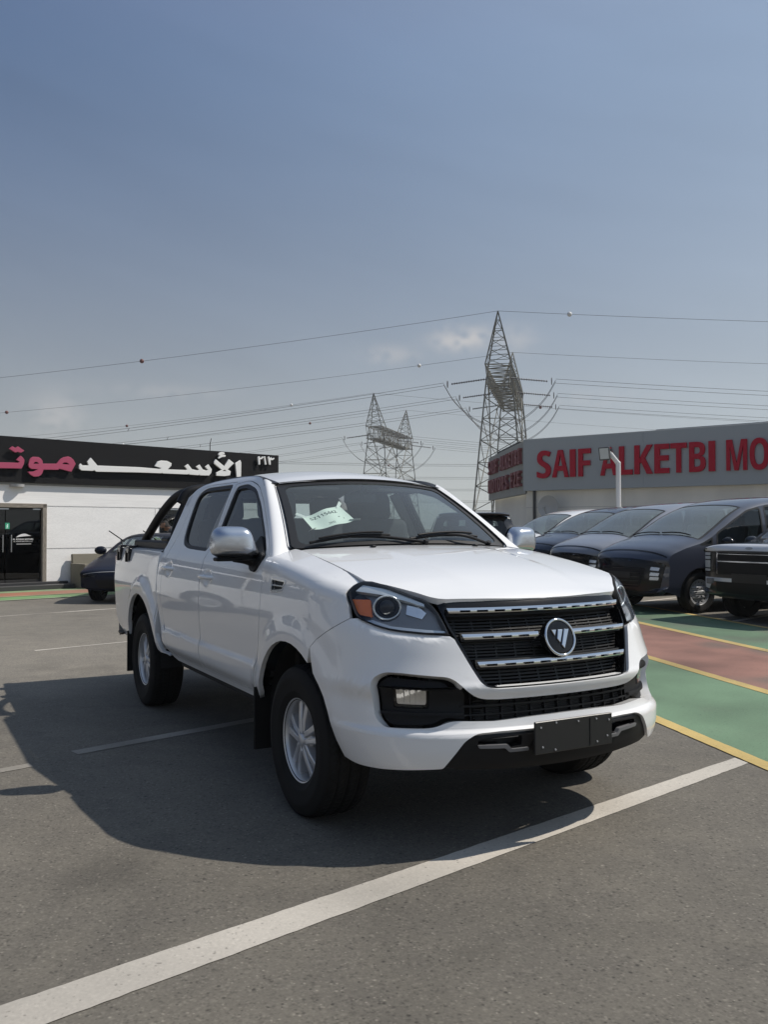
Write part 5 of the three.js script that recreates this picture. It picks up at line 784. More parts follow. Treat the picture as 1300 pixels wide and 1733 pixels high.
const L4 = {
  white_dal_ain: [[3.334, 2.815], [2.212, 2.784], [2.155, 2.819], [2.122, 2.799], [1.837, 2.799], [1.774, 2.843], [1.771, 2.922], [1.809, 2.968], [1.856, 2.923], [2.015, 2.931], [1.976, 3.017], [2.064, 3.119], [2.239, 2.937], [3.334, 2.950], [3.926, 2.934], [3.991, 2.955], [3.786, 3.0], [3.869, 3.121], [3.973, 3.153], [4.144, 3.151], [4.27, 3.098], [4.264, 3.033], [4.165, 2.934], [4.702, 2.941], [4.743, 2.96], [4.661, 3.037], [4.76, 3.102], [4.881, 2.973], [5.037, 2.95], [5.106, 2.968], [5.008, 3.045], [5.116, 3.105], [5.212, 2.982], [5.328, 2.957], [5.378, 2.972], [5.289, 3.059], [5.388, 3.125], [5.495, 2.995], [5.478, 2.903], [5.407, 2.823], [5.125, 2.817], [5.107, 2.841], [5.083, 2.819], [4.812, 2.825], [4.785, 2.851], [4.761, 2.826], [4.024, 2.821], [4.008, 2.841], [3.982, 2.822]],
  lam: [[5.566, 3.205], [5.62, 3.275], [5.893, 3.098], [6.039, 3.301], [6.207, 3.198], [6.003, 3.019], [6.103, 2.968], [6.078, 2.86], [5.912, 2.829], [5.636, 2.83], [5.632, 2.909], [5.809, 3.001], [5.57, 3.153]], lamHole: [[5.831, 2.965], [5.967, 2.971], [5.904, 3.008]],
  hamza: [[5.699, 3.397], [5.728, 3.451], [5.818, 3.484], [5.902, 3.464], [5.888, 3.433], [5.793, 3.424], [5.932, 3.401], [5.925, 3.363], [5.819, 3.342], [5.71, 3.299], [5.699, 3.332], [5.757, 3.375]], alef: [[6.251, 3.2], [6.413, 3.296], [6.447, 3.229], [6.44, 2.83], [6.298, 2.82]],
  two: [[7.007, 3.418], [7.065, 3.437], [7.089, 3.394], [7.124, 3.393], [7.175, 3.44], [7.203, 3.416], [7.148, 3.359], [7.085, 3.355], [7.086, 3.204], [7.031, 3.201]], one: [[7.211, 3.436], [7.258, 3.445], [7.31, 3.216], [7.255, 3.206]], three: [[7.354, 3.425], [7.397, 3.453], [7.425, 3.403], [7.453, 3.408], [7.473, 3.438], [7.497, 3.404], [7.538, 3.399], [7.57, 3.424], [7.586, 3.392], [7.522, 3.35], [7.449, 3.352], [7.454, 3.213], [7.402, 3.22]],
  meemWaw: [[0.894, 2.914], [1.219, 2.93], [1.311, 3.046], [1.40, 3.095], [1.497, 3.116], [1.57, 3.095], [1.632, 3.045], [1.686, 2.949], [1.58, 2.753], [1.286, 2.813], [1.26, 2.785], [0.908, 2.774], [0.883, 2.692], [0.85, 2.645], [0.794, 2.612], [0.692, 2.6], [0.61, 2.64], [0.54, 2.71], [0.666, 2.718], [0.785, 2.776], [0.628, 2.779], [0.575, 2.81], [0.552, 2.861], [0.576, 2.981], [0.61, 3.03], [0.664, 3.061], [0.791, 3.061], [0.845, 3.03], [0.881, 2.984]], wawHole: [[0.66, 2.897], [0.702, 2.952], [0.766, 2.956], [0.81, 2.904]], meemHole: [[1.346, 2.927], [1.396, 2.976], [1.476, 2.977], [1.544, 2.924]],
  ta: [[-1.9, 2.85], [0.327, 2.905], [0.354, 2.931], [0.277, 2.972], [0.375, 3.07], [0.43, 3.03], [0.465, 2.975], [0.454, 2.886], [0.402, 2.776], [-1.9, 2.70]], dots: [[0.116, 3.212], [0.193, 3.276], [0.255, 3.238], [0.316, 3.279], [0.464, 3.188], [0.382, 3.133], [0.312, 3.154], [0.258, 3.131]],
};
{
  // local axes: x along the wall to the right, y up, z out of the wall
  const b = thing('showroom_building', 'white showroom with black sign band and raised white and pink letters', 'building');
  b.position.set(-8.72, 0, -20); b.rotation.y = 44 * Math.PI / 180;
  const X0 = -22, X1 = 7.72, door = [-0.90, 0.95];
  const sheet = (out, holes, z, d) => extrude(out, holes, d).translate(0, 0, z - d);
  // wall in panels with open joints at 0.93 and 1.93 and a vertical joint
  const g = 0.012, rows = [[0.12, 0.93 - g], [0.93 + g, 1.93 - g], [1.93 + g, 2.70]], cut = (y0, y1) => y1 < 2.0;
  for (const [y0, y1] of rows) for (const [x0, x1] of (cut(y0, y1) ? [[X0, door[0] - 0.10], [door[1] + 0.10, 3.91 - g], [3.91 + g, X1]] : [[X0, X1]])) {
    if (x0 > 3.9 && cut(y0, y1)) { // window in the right-hand bay
      if (y0 > 0.5) { part(b, 'wall_panel', [box((x0 + 4.02) / 2, (y0 + y1) / 2, -0.1, 4.02 - x0, y1 - y0, 0.2, 0), box((6.2 + x1) / 2, (y0 + y1) / 2, -0.1, x1 - 6.2, y1 - y0, 0.2, 0)], MB.plaster); continue; }
    }
    part(b, 'wall_panel', box((x0 + x1) / 2, (y0 + y1) / 2, -0.1, x1 - x0, y1 - y0, 0.2, 0), MB.plaster);
  }
  part(b, 'wall_backing', [box((X0 - 1.0) / 2, 1.35, -0.13, -1.0 - X0, 2.7, 0.2, 0), box((1.05 + 4.02) / 2, 1.35, -0.13, 2.97, 2.7, 0.2, 0), box((6.2 + X1) / 2, 1.35, -0.13, X1 - 6.2, 2.7, 0.2, 0), box(5.1, 0.46, -0.13, 2.16, 0.92, 0.2, 0), box(0, 2.3, -0.13, 2.1, 0.7, 0.2, 0), box(5.1, 2.3, -0.13, 2.16, 0.7, 0.2, 0)], MB.plaster);
  const win = part(b, 'window', box(5.11, 1.43, -0.09, 2.18, 1.0, 0.012, 0), MB.darkGlass); part(win, 'window_frame', [box(5.11, 1.91, -0.06, 2.18, 0.035, 0.06, 0), box(5.11, 0.95, -0.06, 2.18, 0.035, 0.06, 0), box(4.04, 1.43, -0.06, 0.035, 0.96, 0.06, 0), box(5.1, 1.43, -0.06, 0.03, 0.96, 0.05, 0), box(6.18, 1.43, -0.06, 0.035, 0.96, 0.06, 0)], MB.metal); part(win, 'window_blind', box(5.1, 1.43, -0.16, 2.0, 0.9, 0.01, 0), std([0.30, 0.30, 0.28], 0.9));
  // sign band
  const band = part(b, 'sign_band', [box((X0 + 7.80) / 2, 2.985, 0.02, 7.80 - X0, 1.045, 0.16, 0)], MB.band);
  const base = part(b, 'band_soffit', [box((X0 + 7.76) / 2, 2.44, -0.02, 7.76 - X0, 0.055, 0.10, 0)], std([0.34, 0.34, 0.33], 0.6));
  part(b, 'roof', box((X0 + 7.7) / 2, 3.42, -4, 7.7 - X0, 0.06, 8, 0), MB.plaster); part(b, 'side_wall', box(7.62, 1.7, -4.1, 0.2, 3.4, 8, 0), MB.plaster); part(b, 'side_wall', box(X0 + 0.1, 1.7, -4.1, 0.2, 3.4, 8, 0), MB.plaster);
  part(b, 'back_wall', box((X0 + 7.7) / 2, 1.7, -8, 7.7 - X0, 3.4, 0.2, 0), MB.plaster);
  const letter = (name, o, holes, m) => part(band, name, extrude(o, holes, 0.035, 0.006, 1).translate(0, 0, 0.155), m);
  const studs = (pts) => pts.map(([x, y]) => cyl([x, y, 0.09], [x, y, 0.16], 0.008, 0.008, 6));
  const sm = (P, n = 3) => crom(P, n, true);
  letter('arabic_letters', L4.white_dal_ain, null, MB.white); letter('arabic_letter', L4.lam, [L4.lamHole], MB.white); letter('arabic_mark', sm(L4.hamza), null, MB.white); letter('arabic_letter', L4.alef, null, MB.white);
  letter('arabic_digit', L4.two, null, MB.white); letter('arabic_digit', L4.one, null, MB.white); letter('arabic_digit', L4.three, null, MB.white);
  letter('arabic_letters', L4.meemWaw, [L4.wawHole, L4.meemHole], MB.pink); letter('arabic_letter', L4.ta, null, MB.pink); letter('arabic_mark', L4.dots, null, MB.pink);
  part(band, 'fixing_studs', studs([[2.1, 2.88], [2.9, 2.88], [3.6, 2.88], [4.4, 2.88], [5.0, 2.88], [5.4, 2.9], [5.75, 3.15], [5.9, 2.9], [6.35, 3.1], [0.8, 2.85], [1.1, 2.86], [1.55, 2.9], [0.2, 2.83], [-0.6, 2.8], [0.3, 3.21], [7.06, 3.3], [7.26, 3.33], [7.43, 3.3], [5.8, 3.4]]), MB.frame);
  part(b, 'aerial', [cyl([5.62, 3.5, -0.1], [5.62, 3.72, -0.1], 0.012), cyl([5.62, 3.70, -0.1], [5.66, 3.86, -0.1], 0.010)], MB.frame);
  const lampc = cyl([0.36, 2.36, 0.02], [0.36, 2.42, 0.02], 0.16, 0.17, 20); part(b, 'soffit_lamp', lampc, std([0.42, 0.42, 0.42], 0.5));
  // door
  const d = part(b, 'door_frame', [box(1.0, 1.02, 0.02, 0.10, 1.92, 0.10), box(-0.95, 1.02, 0.02, 0.10, 1.92, 0.10), box(0.025, 1.935, 0.02, 2.05, 0.10, 0.10)], MB.stone);
  for (const [x0, x1, hx] of [[0.135, 0.945, 0.245], [-0.895, 0.115, 0.055]]) {
    const leaf = part(b, 'door_leaf', box((x0 + x1) / 2, 1.02, -0.03, x1 - x0, 1.70, 0.012, 0), MB.darkGlass);
    part(leaf, 'door_handle', [cyl([hx, 0.87, 0.03], [hx, 1.26, 0.03], 0.014), cyl([hx, 0.93, -0.03], [hx, 0.93, 0.03], 0.008), cyl([hx, 1.20, -0.03], [hx, 1.20, 0.03], 0.008)], MB.metal);
    part(leaf, 'door_rail', [box((x0 + x1) / 2, 0.20, -0.03, x1 - x0, 0.06, 0.03, 0), box((x0 + x1) / 2, 1.855, -0.03, x1 - x0, 0.035, 0.03, 0)], MB.frame);
  }
  part(b, 'door_fitting', [box(0.04, 1.855, -0.01, 0.30, 0.03, 0.03, 0), box(0.84, 1.855, -0.01, 0.18, 0.028, 0.03, 0)], MB.metal);
  // prints on the door glass
  const cv = document.createElement('canvas'); cv.width = 512; cv.height = 256; const c = cv.getContext('2d'); c.fillStyle = '#000000'; c.fillRect(0, 0, 512, 256); c.fillStyle = '#ffffff'; c.beginPath(); c.moveTo(100, 96); c.bezierCurveTo(150, 40, 240, 10, 300, 24); c.bezierCurveTo(350, 40, 380, 60, 420, 66); c.bezierCurveTo(330, 70, 220, 74, 100, 96); c.fill(); c.font = 'bold 44px sans-serif'; c.fillText('AL ASSAAD MOTORS', 34, 150); c.font = '34px sans-serif'; c.fillText('AL ASSAAD MOTORS L.L.C', 50, 190); c.fillRect(110, 226, 300, 10);
  const t = new THREE.CanvasTexture(cv);
  part(b, 'door_print', new THREE.PlaneGeometry(0.58, 0.29).translate(0.545, 1.165, -0.020), std([0.7, 0.7, 0.7], 0.6, 0, { alphaMap: t, transparent: true }));
  const c2 = document.createElement('canvas'); c2.width = 128; c2.height = 180; const k = c2.getContext('2d'); k.fillStyle = '#2f9f7d'; k.fillRect(0, 0, 128, 180); k.fillStyle = '#e9f4ee'; k.beginPath(); k.arc(70, 52, 18, 0, 7); k.fill(); k.fillRect(48, 74, 30, 52); k.fillRect(30, 84, 66, 12); k.fillRect(40, 124, 14, 40); k.fillRect(70, 124, 14, 40);
  const t2 = new THREE.CanvasTexture(c2); t2.colorSpace = THREE.SRGBColorSpace; part(b, 'exit_sticker', new THREE.PlaneGeometry(0.10, 0.14).translate(0.17, 1.465, -0.018), std(0xffffff, 0.6, 0, { map: t2 }));
  part(b, 'entrance_step', [box(-1.2, 0.055, 0.22, 5.5, 0.11, 0.50, 0.01)], MB.step); part(b, 'plinth', box(-1.2, 0.14, 0.05, 5.5, 0.05, 0.16, 0.006), MB.step);
  part(b, 'room', [box(0, 1.2, -2.45, 4, 2.4, 0.05, 0), box(0, 0.1, -1.35, 4, 0.04, 2.2, 0), box(2.0, 1.2, -1.35, 0.05, 2.4, 2.2, 0), box(-2.0, 1.2, -1.35, 0.05, 2.4, 2.2, 0), box(0, 2.3, -1.35, 4, 0.05, 2.2, 0)], MB.roomDark);
  part(b, 'reception_desk', box(0.1, 0.55, -1.5, 1.2, 0.9, 0.5), std([0.05, 0.035, 0.03], 0.5));
  // wicker armchair by the step
  b.updateMatrixWorld(true);
  const ac = thing('wicker_armchair', 'beige wicker armchair beside the glass door of the white showroom', 'armchair'); ac.position.copy(b.localToWorld(V(2.02, 0.0, 0.46))); ac.rotation.y = 44 * Math.PI / 180;
  const wick = dataTex(256, (x, y) => { const a = ((x >> 3) + (y >> 3)) & 1, e = (x & 7) < 1 || (y & 7) < 1, n = (a ? 0.66 : 0.56) * (e ? 0.72 : 1) + 0.05 * (hash2(x, y, 2) - 0.5); return [n * 1.03, n, n * 0.92]; }); const wm = std([0.62, 0.61, 0.57], 0.8, 0, { map: wick, bumpMap: wick, bumpScale: 0.004 });
  const wk = (g) => { const p = g.attributes.position, n = g.attributes.normal, u = g.attributes.uv; for (let i = 0; i < p.count; i++) { const ax = Math.abs(n.getX(i)), ay = Math.abs(n.getY(i)); u.setXY(i, (ax > 0.6 ? p.getZ(i) : p.getX(i)) * 2.6, (ay > 0.6 ? p.getZ(i) : p.getY(i)) * 2.6); } return g; };
  part(ac, 'seat', wk(box(0.02, 0.21, 0.06, 0.62, 0.40, 0.66, 0.02)), wm); part(ac, 'backrest', wk(move(new RoundedBoxGeometry(0.82, 0.76, 0.09, 2, 0.02), 0.02, 0.42, -0.30, -0.12)), wm);
  for (const x of [-0.36, 0.40]) part(ac, 'armrest', wk(box(x, 0.29, 0.03, 0.12, 0.58, 0.74, 0.02)), wm);
}

// ---------------------------------------------------------------- right showroom: grey sign band with red letters over a pale wall
const font = await new FontLoader().loadAsync('fonts/droid/droid_sans_bold.typeface.json');
{
  const a = 50 * Math.PI / 180, corner = V(5.97, 0, -37.1);           // long face runs from this corner towards the viewer and to the right
  const b = thing('showroom_building', 'pale showroom with grey sign band and big red letters behind the vans', 'building');
  b.position.copy(corner); b.rotation.y = -38 * Math.PI / 180;         // local x along the long face, z out of it
  const y0 = 2.98, y1 = 5.12, L = 26;
  const stain = dataTex(512, (x, y) => { const n = 0.955 + 0.12 * (fbm(x / 30, y / 240, 4, 3) - 0.5) + 0.08 * (fbm(x / 60, y / 60, 4, 8) - 0.5); return [n, n * 0.99, n * 0.96]; }); stain.repeat.set(1 / 3, 1 / 3);
  const wall = std([0.84, 0.82, 0.78], 0.9, 0, { map: stain }), panelM = std([0.33, 0.355, 0.365], 0.55), redM = phys([0.40, 0.008, 0.028], 0.5, { specularIntensity: 0.5 }), edgeM = std([0.70, 0.70, 0.68], 0.6), dirtyM = std([0.27, 0.285, 0.29], 0.6, 0, { map: stain });
  for (let k = 0; k < 6; k++) part(b, 'wall_panel', box(k * 4.35 + 2.17, (y0 + 0.1) / 2, -0.2, 4.345, y0 + 0.1, 0.3, 0), wall);
  const wallB = box(L / 2, y0 / 2, -0.26, L, y0, 0.3, 0); part(b, 'wall_backing', wallB, std([0.2, 0.19, 0.18], 0.9));
  for (const y of [1.55, 2.28]) part(b, 'wall_joint_trim', box(L / 2, y, -0.052, L, 0.02, 0.012, 0), std([0.48, 0.46, 0.43], 0.9));
  const fr = part(b, 'sign_band', [...Array.from({ length: 5 }, (_, k) => box(k * 5.2 + 2.6, (y0 + y1) / 2, 0.08, 5.194, y1 - y0, 0.22, 0))], panelM);
  part(b, 'band_cap', box(L / 2, y1 + 0.012, 0.06, L, 0.02, 0.26, 0), edgeM); part(b, 'band_cap_step', box(5.7 + 5.2, y1 + 0.035, 0.06, 10.4, 0.03, 0.24, 0), panelM);
  part(b, 'roof', box(L / 2, 4.6, -5, L - 0.5, 0.1, 9.5, 0), wall);
  // words: each letter a part of the band
  const glyph = (chr, x0, x1, yb, yt, depth) => { const gm = new TextGeometry(chr, { font, size: 1, depth: 1, curveSegments: 6, bevelEnabled: false }); gm.computeBoundingBox(); const q = gm.boundingBox, round = 'SO'.includes(chr) ? 0.015 : 0; gm.translate(-q.min.x, -q.min.y, 0).scale((x1 - x0) / (q.max.x - q.min.x), (yt - yb + 2 * round) / (q.max.y - q.min.y), depth); return gm.translate(x0, yb - round, 0); };
  for (const [chr, x0, x1] of [['S', 0.67, 1.30], ['A', 1.37, 2.10], ['I', 2.16, 2.40], ['F', 2.53, 3.06], ['A', 3.47, 4.17], ['L', 4.25, 4.79], ['K', 4.87, 5.59], ['E', 5.66, 6.23], ['T', 6.28, 6.89], ['B', 6.98, 7.58], ['I', 7.69, 7.92], ['M', 8.32, 9.04], ['O', 9.13, 9.78], ['T', 9.86, 10.46], ['O', 10.52, 11.18], ['R', 11.28, 11.92], ['S', 11.98, 12.60]]) part(fr, 'letter', (chr === 'I' ? box((x0 + x1) / 2, 4.045, 0.04, x1 - x0, 1.11, 0.08, 0) : glyph(chr, x0, x1, 3.49, 4.60, 0.08)).translate(0, 0, 0.19), redM);
  // short end: a second sign, seen at a flat angle
  const e = new THREE.Group(); e.name = 'end_wing'; b.add(e); e.rotation.y = -49.4 * Math.PI / 180; // its x axis runs towards the corner
  const EL = 9.4, ew = (x, w) => x - EL;
  part(e, 'end_wall', box(-EL / 2, y0 / 2, -0.45, EL - 0.3, y0, 0.3, 0), wall); const es = part(e, 'end_sign_band', box(-EL / 2, (y0 + y1) / 2 - 0.05, -0.1, EL, y1 - y0 + 0.1, 0.22, 0), dirtyM);
  let cx = -EL + 0.5; const endWord = (str, y, h) => { let x = -EL + 0.6; const ws = []; for (const chr of str) { if (chr === ' ') { x += 0.5; continue; } const gm = new TextGeometry(chr, { font, size: h, depth: 0.16, curveSegments: 5, bevelEnabled: false }); gm.computeBoundingBox(); const bb = gm.boundingBox; gm.translate(-bb.min.x, 0, 0); gm.scale(1.0, 1, 1); ws.push([gm, bb.max.x - bb.min.x, x]); x += bb.max.x - bb.min.x + 0.16; } const k = (EL - 1.0) / (x + EL - 0.6); for (const [gm, w, xx] of ws) part(es, 'letter', gm.scale(k, 1, 1).translate(-EL + 0.6 + (xx + EL - 0.6) * k, y, 0.0), fadedRed); };
  const fadedRed = std([0.23, 0.075, 0.08], 0.7);
  endWord('SAIF ALKETBI', 4.18, 0.68); endWord('MOTORS FZE', 3.22, 0.68);
  part(e, 'roof_tray', [box(-5.6, y1 + 0.16, -0.6, 5.6, 0.10, 0.7, 0), box(-5.6, y1 + 0.05, -0.6, 5.4, 0.1, 0.5, 0)], std([0.05, 0.05, 0.05], 0.7));
  part(b, 'corner_pipe', cyl([0.42, 0, 0.02], [0.42, y0, 0.02], 0.06), std([0.06, 0.06, 0.06], 0.6));
  // dish on the wall
  const dish = thing('satellite_dish', 'small round grey dish mounted on the pale showroom wall', 'satellite dish'); b.updateMatrixWorld(true); dish.position.copy(b.localToWorld(V(1.35, 2.28, 0.45))); dish.rotation.set(0, -0.72, 0);
  part(dish, 'reflector', lathe([[0, 0], [0.2, 0.02], [0.36, 0.07], [0.46, 0.13], [0.47, 0.125], [0.36, 0.055], [0, -0.015]], 36).rotateX(Math.PI / 2), std([0.42, 0.42, 0.41], 0.6)); part(dish, 'feed_arm', [cyl([0, -0.44, 0.1], [0, -0.05, 0.42], 0.015), box(0, -0.03, 0.43, 0.09, 0.09, 0.12)], std([0.35, 0.35, 0.35], 0.6)); part(dish, 'mount_pole', [cyl([0, -0.95, -0.06], [0, 0, -0.06], 0.03), cyl([0, -0.4, -0.4], [0, -0.4, -0.06], 0.03)], std([0.16, 0.16, 0.16], 0.6));
}
// flood-light post between the vans and the grey sign
{
  const p = thing('lamp_post', 'white lamp post with a bent neck and floodlight before the grey sign', 'lamp post'); p.position.set(7.46, 0, -28.0);
  const wm = std([0.62, 0.62, 0.61], 0.5);
  part(p, 'pole', [cyl([0, 0, 0], [0, 3.50, 0], 0.085, 0.075, 20), cyl([0, 3.47, 0], [-0.30, 3.83, 0.05], 0.075, 0.07, 20), new THREE.SphereGeometry(0.078, 16, 10).translate(0, 3.48, 0)], wm);
  const h = part(p, 'floodlight', [move(new RoundedBoxGeometry(0.34, 0.42, 0.12, 2, 0.02), -0.46, 3.78, 0.10, 0.15, -0.5, 0.05), box(-0.33, 3.84, 0.05, 0.22, 0.18, 0.10)], std([0.06, 0.06, 0.06], 0.5)); part(h, 'floodlight_glass', move(new THREE.BoxGeometry(0.28, 0.34, 0.02), -0.485, 3.775, 0.155, 0.15, -0.5, 0.05), std([0.50, 0.52, 0.50], 0.25));
}

// ---------------------------------------------------------------- pylons and overhead lines
const galv = std([0.155, 0.15, 0.125], 0.75, 0.1), wireM = std([0.11, 0.11, 0.11], 0.6, 0.3), insM = std([0.055, 0.05, 0.05], 0.5);
function pylon(label, ax, az, bx, bz) {
  const o = thing('pylon', label, 'pylon', 'lattice pylons'), A = V(ax, 0, az), B = V(bx, 0, bz), len = A.distanceTo(B), along = B.clone().sub(A).normalize(), across = V(-along.z, 0, along.x);
  o.position.copy(A); const at = (u, y, w) => { const p = along.clone().multiplyScalar(u).addScaledVector(across, w); return [p.x, y, p.z]; };
  const T = 0.09, beamY = 20.6, leg = [], br = [], bm = [];
  const W0 = 3.4, W1 = 1.6, in0 = 0.8;                                 // spread across the line at foot and beam
  const lv = Array.from({ length: 8 }, (_, k) => beamY * Math.pow(k / 7, 0.9));
  const lw = (y) => lerp(W0, W1, clamp(y / beamY)), lu = (y, e) => (e ? len - lerp(-1.4, 1.2, clamp(y / beamY)) : lerp(-1.4, 1.2, clamp(y / beamY)));
  for (const e of [0, 1]) for (const s of [-1, 1]) { const g = []; for (let k = 0; k < 7; k++) g.push(bar(at(lu(lv[k], e), lv[k], s * lw(lv[k])), at(lu(lv[k + 1], e), lv[k + 1], s * lw(lv[k + 1])), T * 1.9)); part(o, 'leg', g, galv); }
  for (const e of [0, 1]) for (let k = 0; k < 7; k++) { const y = lv[k], z = lv[k + 1]; br.push(bar(at(lu(y, e), y, -lw(y)), at(lu(z, e), z, lw(z)), T), bar(at(lu(y, e), y, lw(y)), at(lu(z, e), z, -lw(z)), T), bar(at(lu(z, e), z, -lw(z)), at(lu(z, e), z, lw(z)), T)); }
  // great crossed diagonals between the near and far pairs of legs
  for (const s of [-1, 1]) {
    const mid = len / 2, yc = 13.6;
    for (const e of [0, 1]) { br.push(bar(at(lu(2, e), 2, s * lw(2)), at(mid, yc, s * lw(yc)), T * 1.5), bar(at(mid, yc, s * lw(yc)), at(lerp(lu(beamY, e), mid, 0.25), beamY, s * lw(beamY)), T * 1.5)); for (let k = 1; k < 7; k++) { const y = lv[k], t = clamp((y - 2) / (yc - 2)), ud = y < yc ? lerp(lu(2, e), mid, t) : lerp(mid, lerp(lu(beamY, e), mid, 0.25), (y - yc) / (beamY - yc)), y2 = lv[k + 1] ?? beamY; br.push(bar(at(lu(y, e), y, s * lw(y)), at(ud, y + 0.6, s * lw(y)), T * 0.8), bar(at(lu(y2, e), y2, s * lw(y2)), at(ud, y + 0.6, s * lw(y)), T * 0.8)); } }
    br.push(bar(at(lu(9, 0), 9, s * lw(9)), at(lu(9, 1), 9, s * lw(9)), T));
  }
  part(o, 'bracing', br, galv);
  const h = 1.25, n = 16; for (let k = 0; k <= n; k++) { const u = lerp(-0.6, len + 0.6, k / n), v = lerp(-0.6, len + 0.6, (k + 1) / n); for (const s of [-1, 1]) { bm.push(bar(at(u, beamY - h, s * W1 * 0.8), at(u, beamY + h, s * W1), T)); if (k < n) bm.push(bar(at(u, beamY - h, s * W1 * 0.8), at(v, beamY - h, s * W1 * 0.8), T * 1.4), bar(at(u, beamY + h, s * W1), at(v, beamY + h, s * W1), T * 1.4), bar(at(u, beamY + (k % 2 ? h : -h), s * W1 * 0.9), at(v, beamY + (k % 2 ? -h : h), s * W1 * 0.9), T)); } for (const q of [-h, h]) { bm.push(bar(at(u, beamY + q, -W1), at(u, beamY + q, W1), T * 0.9)); if (k < n) bm.push(bar(at(u, beamY + q, k % 2 ? W1 : -W1), at(v, beamY + q, k % 2 ? -W1 : W1), T * 0.9)); } }
  part(o, 'cross_beam', bm, galv);
  for (const e of [0, 1]) {
    const pk = [], u0 = e ? len + 0.4 : -0.4, top = at(u0 + (e ? 0.3 : -0.3), 28.4, 0), y0 = beamY + h, ft = [at(u0 - 0.3, y0, -W1), at(u0 - 0.3, y0, W1), at(u0 + (e ? -3.4 : 3.4), y0, W1), at(u0 + (e ? -3.4 : 3.4), y0, -W1)];
    for (let i = 0; i < 4; i++) { pk.push(bar(ft[i], top, T * 1.5)); let p = ft[i], q = ft[(i + 1) % 4]; for (let k = 1; k < 6; k++) { const t = k / 6, a = p.map((c, j) => lerp(c, top[j], t)), b = q.map((c, j) => lerp(c, top[j], t)), t0 = (k - 1) / 6; pk.push(bar(a, b, T * 0.7), bar(p.map((c, j) => lerp(c, top[j], t0)), b, T * 0.7)); } }
    part(o, 'peak', pk, galv);
  }
  const world = (u, y, w) => { const p = at(u, y, w); return V(p[0] + ax, p[1], p[2] + az); };
  return { o, len, along, across, beamY, at, world, peaks: [world(-0.7, 28.4, 0), world(len + 0.7, 28.4, 0)], phases: [0.6, len / 2, len - 0.6] };
}
// a sagging wire from p along horizontal direction d (unit), slope at the start, span length
function sagPts(p, d, span, sag, drop, t1, n = 26) { return Array.from({ length: n + 1 }, (_, k) => { const t = t1 * k / n, f = t / span; return [p.x + d.x * t, p.y - 4 * sag * f * (1 - f) - drop * f, p.z + d.z * t]; }); }
const balls = { light: std([0.66, 0.66, 0.64], 0.5), dark: std([0.14, 0.05, 0.04], 0.5) };
function ballAt(wire, P, f, m, r = 0.30) { const i = f * (P.length - 1), a = P[Math.floor(i)], b = P[Math.min(P.length - 1, Math.floor(i) + 1)], t = i - Math.floor(i); part(wire, 'marker_ball', new THREE.SphereGeometry(r, 16, 12).translate(lerp(a[0], b[0], t), lerp(a[1], b[1], t), lerp(a[2], b[2], t)), m); }
function equip(py, which, dl, dr, spanL, spanR, ballsL, ballsR) {
  const names = ['nearest', 'middle', 'farthest'];
  py.peaks.forEach((p, i) => { for (const [d, span, sag, drop, nm, bl] of [[dl, spanL, 7.2, 3.0, 'left', ballsL[i]], [dr, spanR, 6.0, 1.0, 'right', ballsR[i]]]) { const P = sagPts(p, d, span, sag, drop, span * 0.97, 40), w = solo('earth_wire', tube(P, 0.024, 60, 5), wireM, `thin earth wire running ${nm} from the ${i ? 'far' : 'near'} peak of the ${which} pylon`, 'wire', 'overhead wires'); for (const [f, m] of bl) ballAt(w, P, f, balls[m]); } });
  py.phases.forEach((u, i) => {
    const ends = [];
    for (const [d, span, sag, drop, nm, s] of [[dl, spanL, 8.5, 3.5, 'left', 0], [dr, spanR, 6.5, 1.0, 'right', 0]]) {
      const sgn = d.dot(py.across) > 0 ? 1 : -1, p0 = py.world(u, py.beamY - 0.4, sgn * 1.4), p1 = p0.clone().addScaledVector(d, 4.6).add(V(0, -0.5, 0)), st = [];
      const n = 15; for (let k = 0; k < n; k++) { const a = p0.clone().lerp(p1, (k + 0.5) / n), b = a.clone().addScaledVector(d, 0.12); st.push(cyl(a.toArray(), b.toArray(), 0.16, 0.10, 8)); } st.push(cyl(p0.toArray(), p1.toArray(), 0.05, 0.05, 6));
      const ins = part(py.o, 'insulator_string', merge(st).translate(-py.o.position.x, 0, -py.o.position.z), insM);
      part(ins, 'guard_ring', [new THREE.TorusGeometry(0.42, 0.045, 6, 20).rotateY(Math.atan2(d.x, d.z)).translate(p1.x + d.x * 0.5 - py.o.position.x, p1.y, p1.z + d.z * 0.5 - py.o.position.z)], insM);
      const q = p1.clone().addScaledVector(d, 1.0); ends.push(q); const hz = V(-d.z, 0, d.x).multiplyScalar(0.22), g = [], P = sagPts(q, d, span, sag, drop, span * 0.97, 40);
      for (const [e, yy] of [[1, 0.22], [-1, -0.22]]) g.push(tube(P.map((r) => [r[0] + hz.x * e, r[1] + yy, r[2] + hz.z * e]), 0.024, 60, 5));
      for (let k = 1; k < 6; k++) { const r = P[Math.round(k * 6.2)]; g.push(bar([r[0] + hz.x, r[1] + 0.24, r[2] + hz.z], [r[0] - hz.x, r[1] - 0.24, r[2] - hz.z], 0.06)); }
      solo('power_conductor', g, wireM, `paired conductor of the ${names[i]} phase running ${nm} from the ${which} pylon`, 'wire', 'overhead wires');
    }
    const [a, b] = ends, g = []; for (const e of [0.2, -0.2]) { const P = Array.from({ length: 13 }, (_, k) => { const t = k / 12, p = a.clone().lerp(b, t); return [p.x + e * py.along.x, p.y - 5.4 * Math.pow(4 * t * (1 - t), 0.85) * 1.0 - e * 0.3, p.z + e * py.along.z]; }); g.push(tube(P, 0.032, 40, 5)); }
    part(py.o, 'jumper_loop', merge(g).translate(-py.o.position.x, 0, -py.o.position.z), wireM);
  });
}
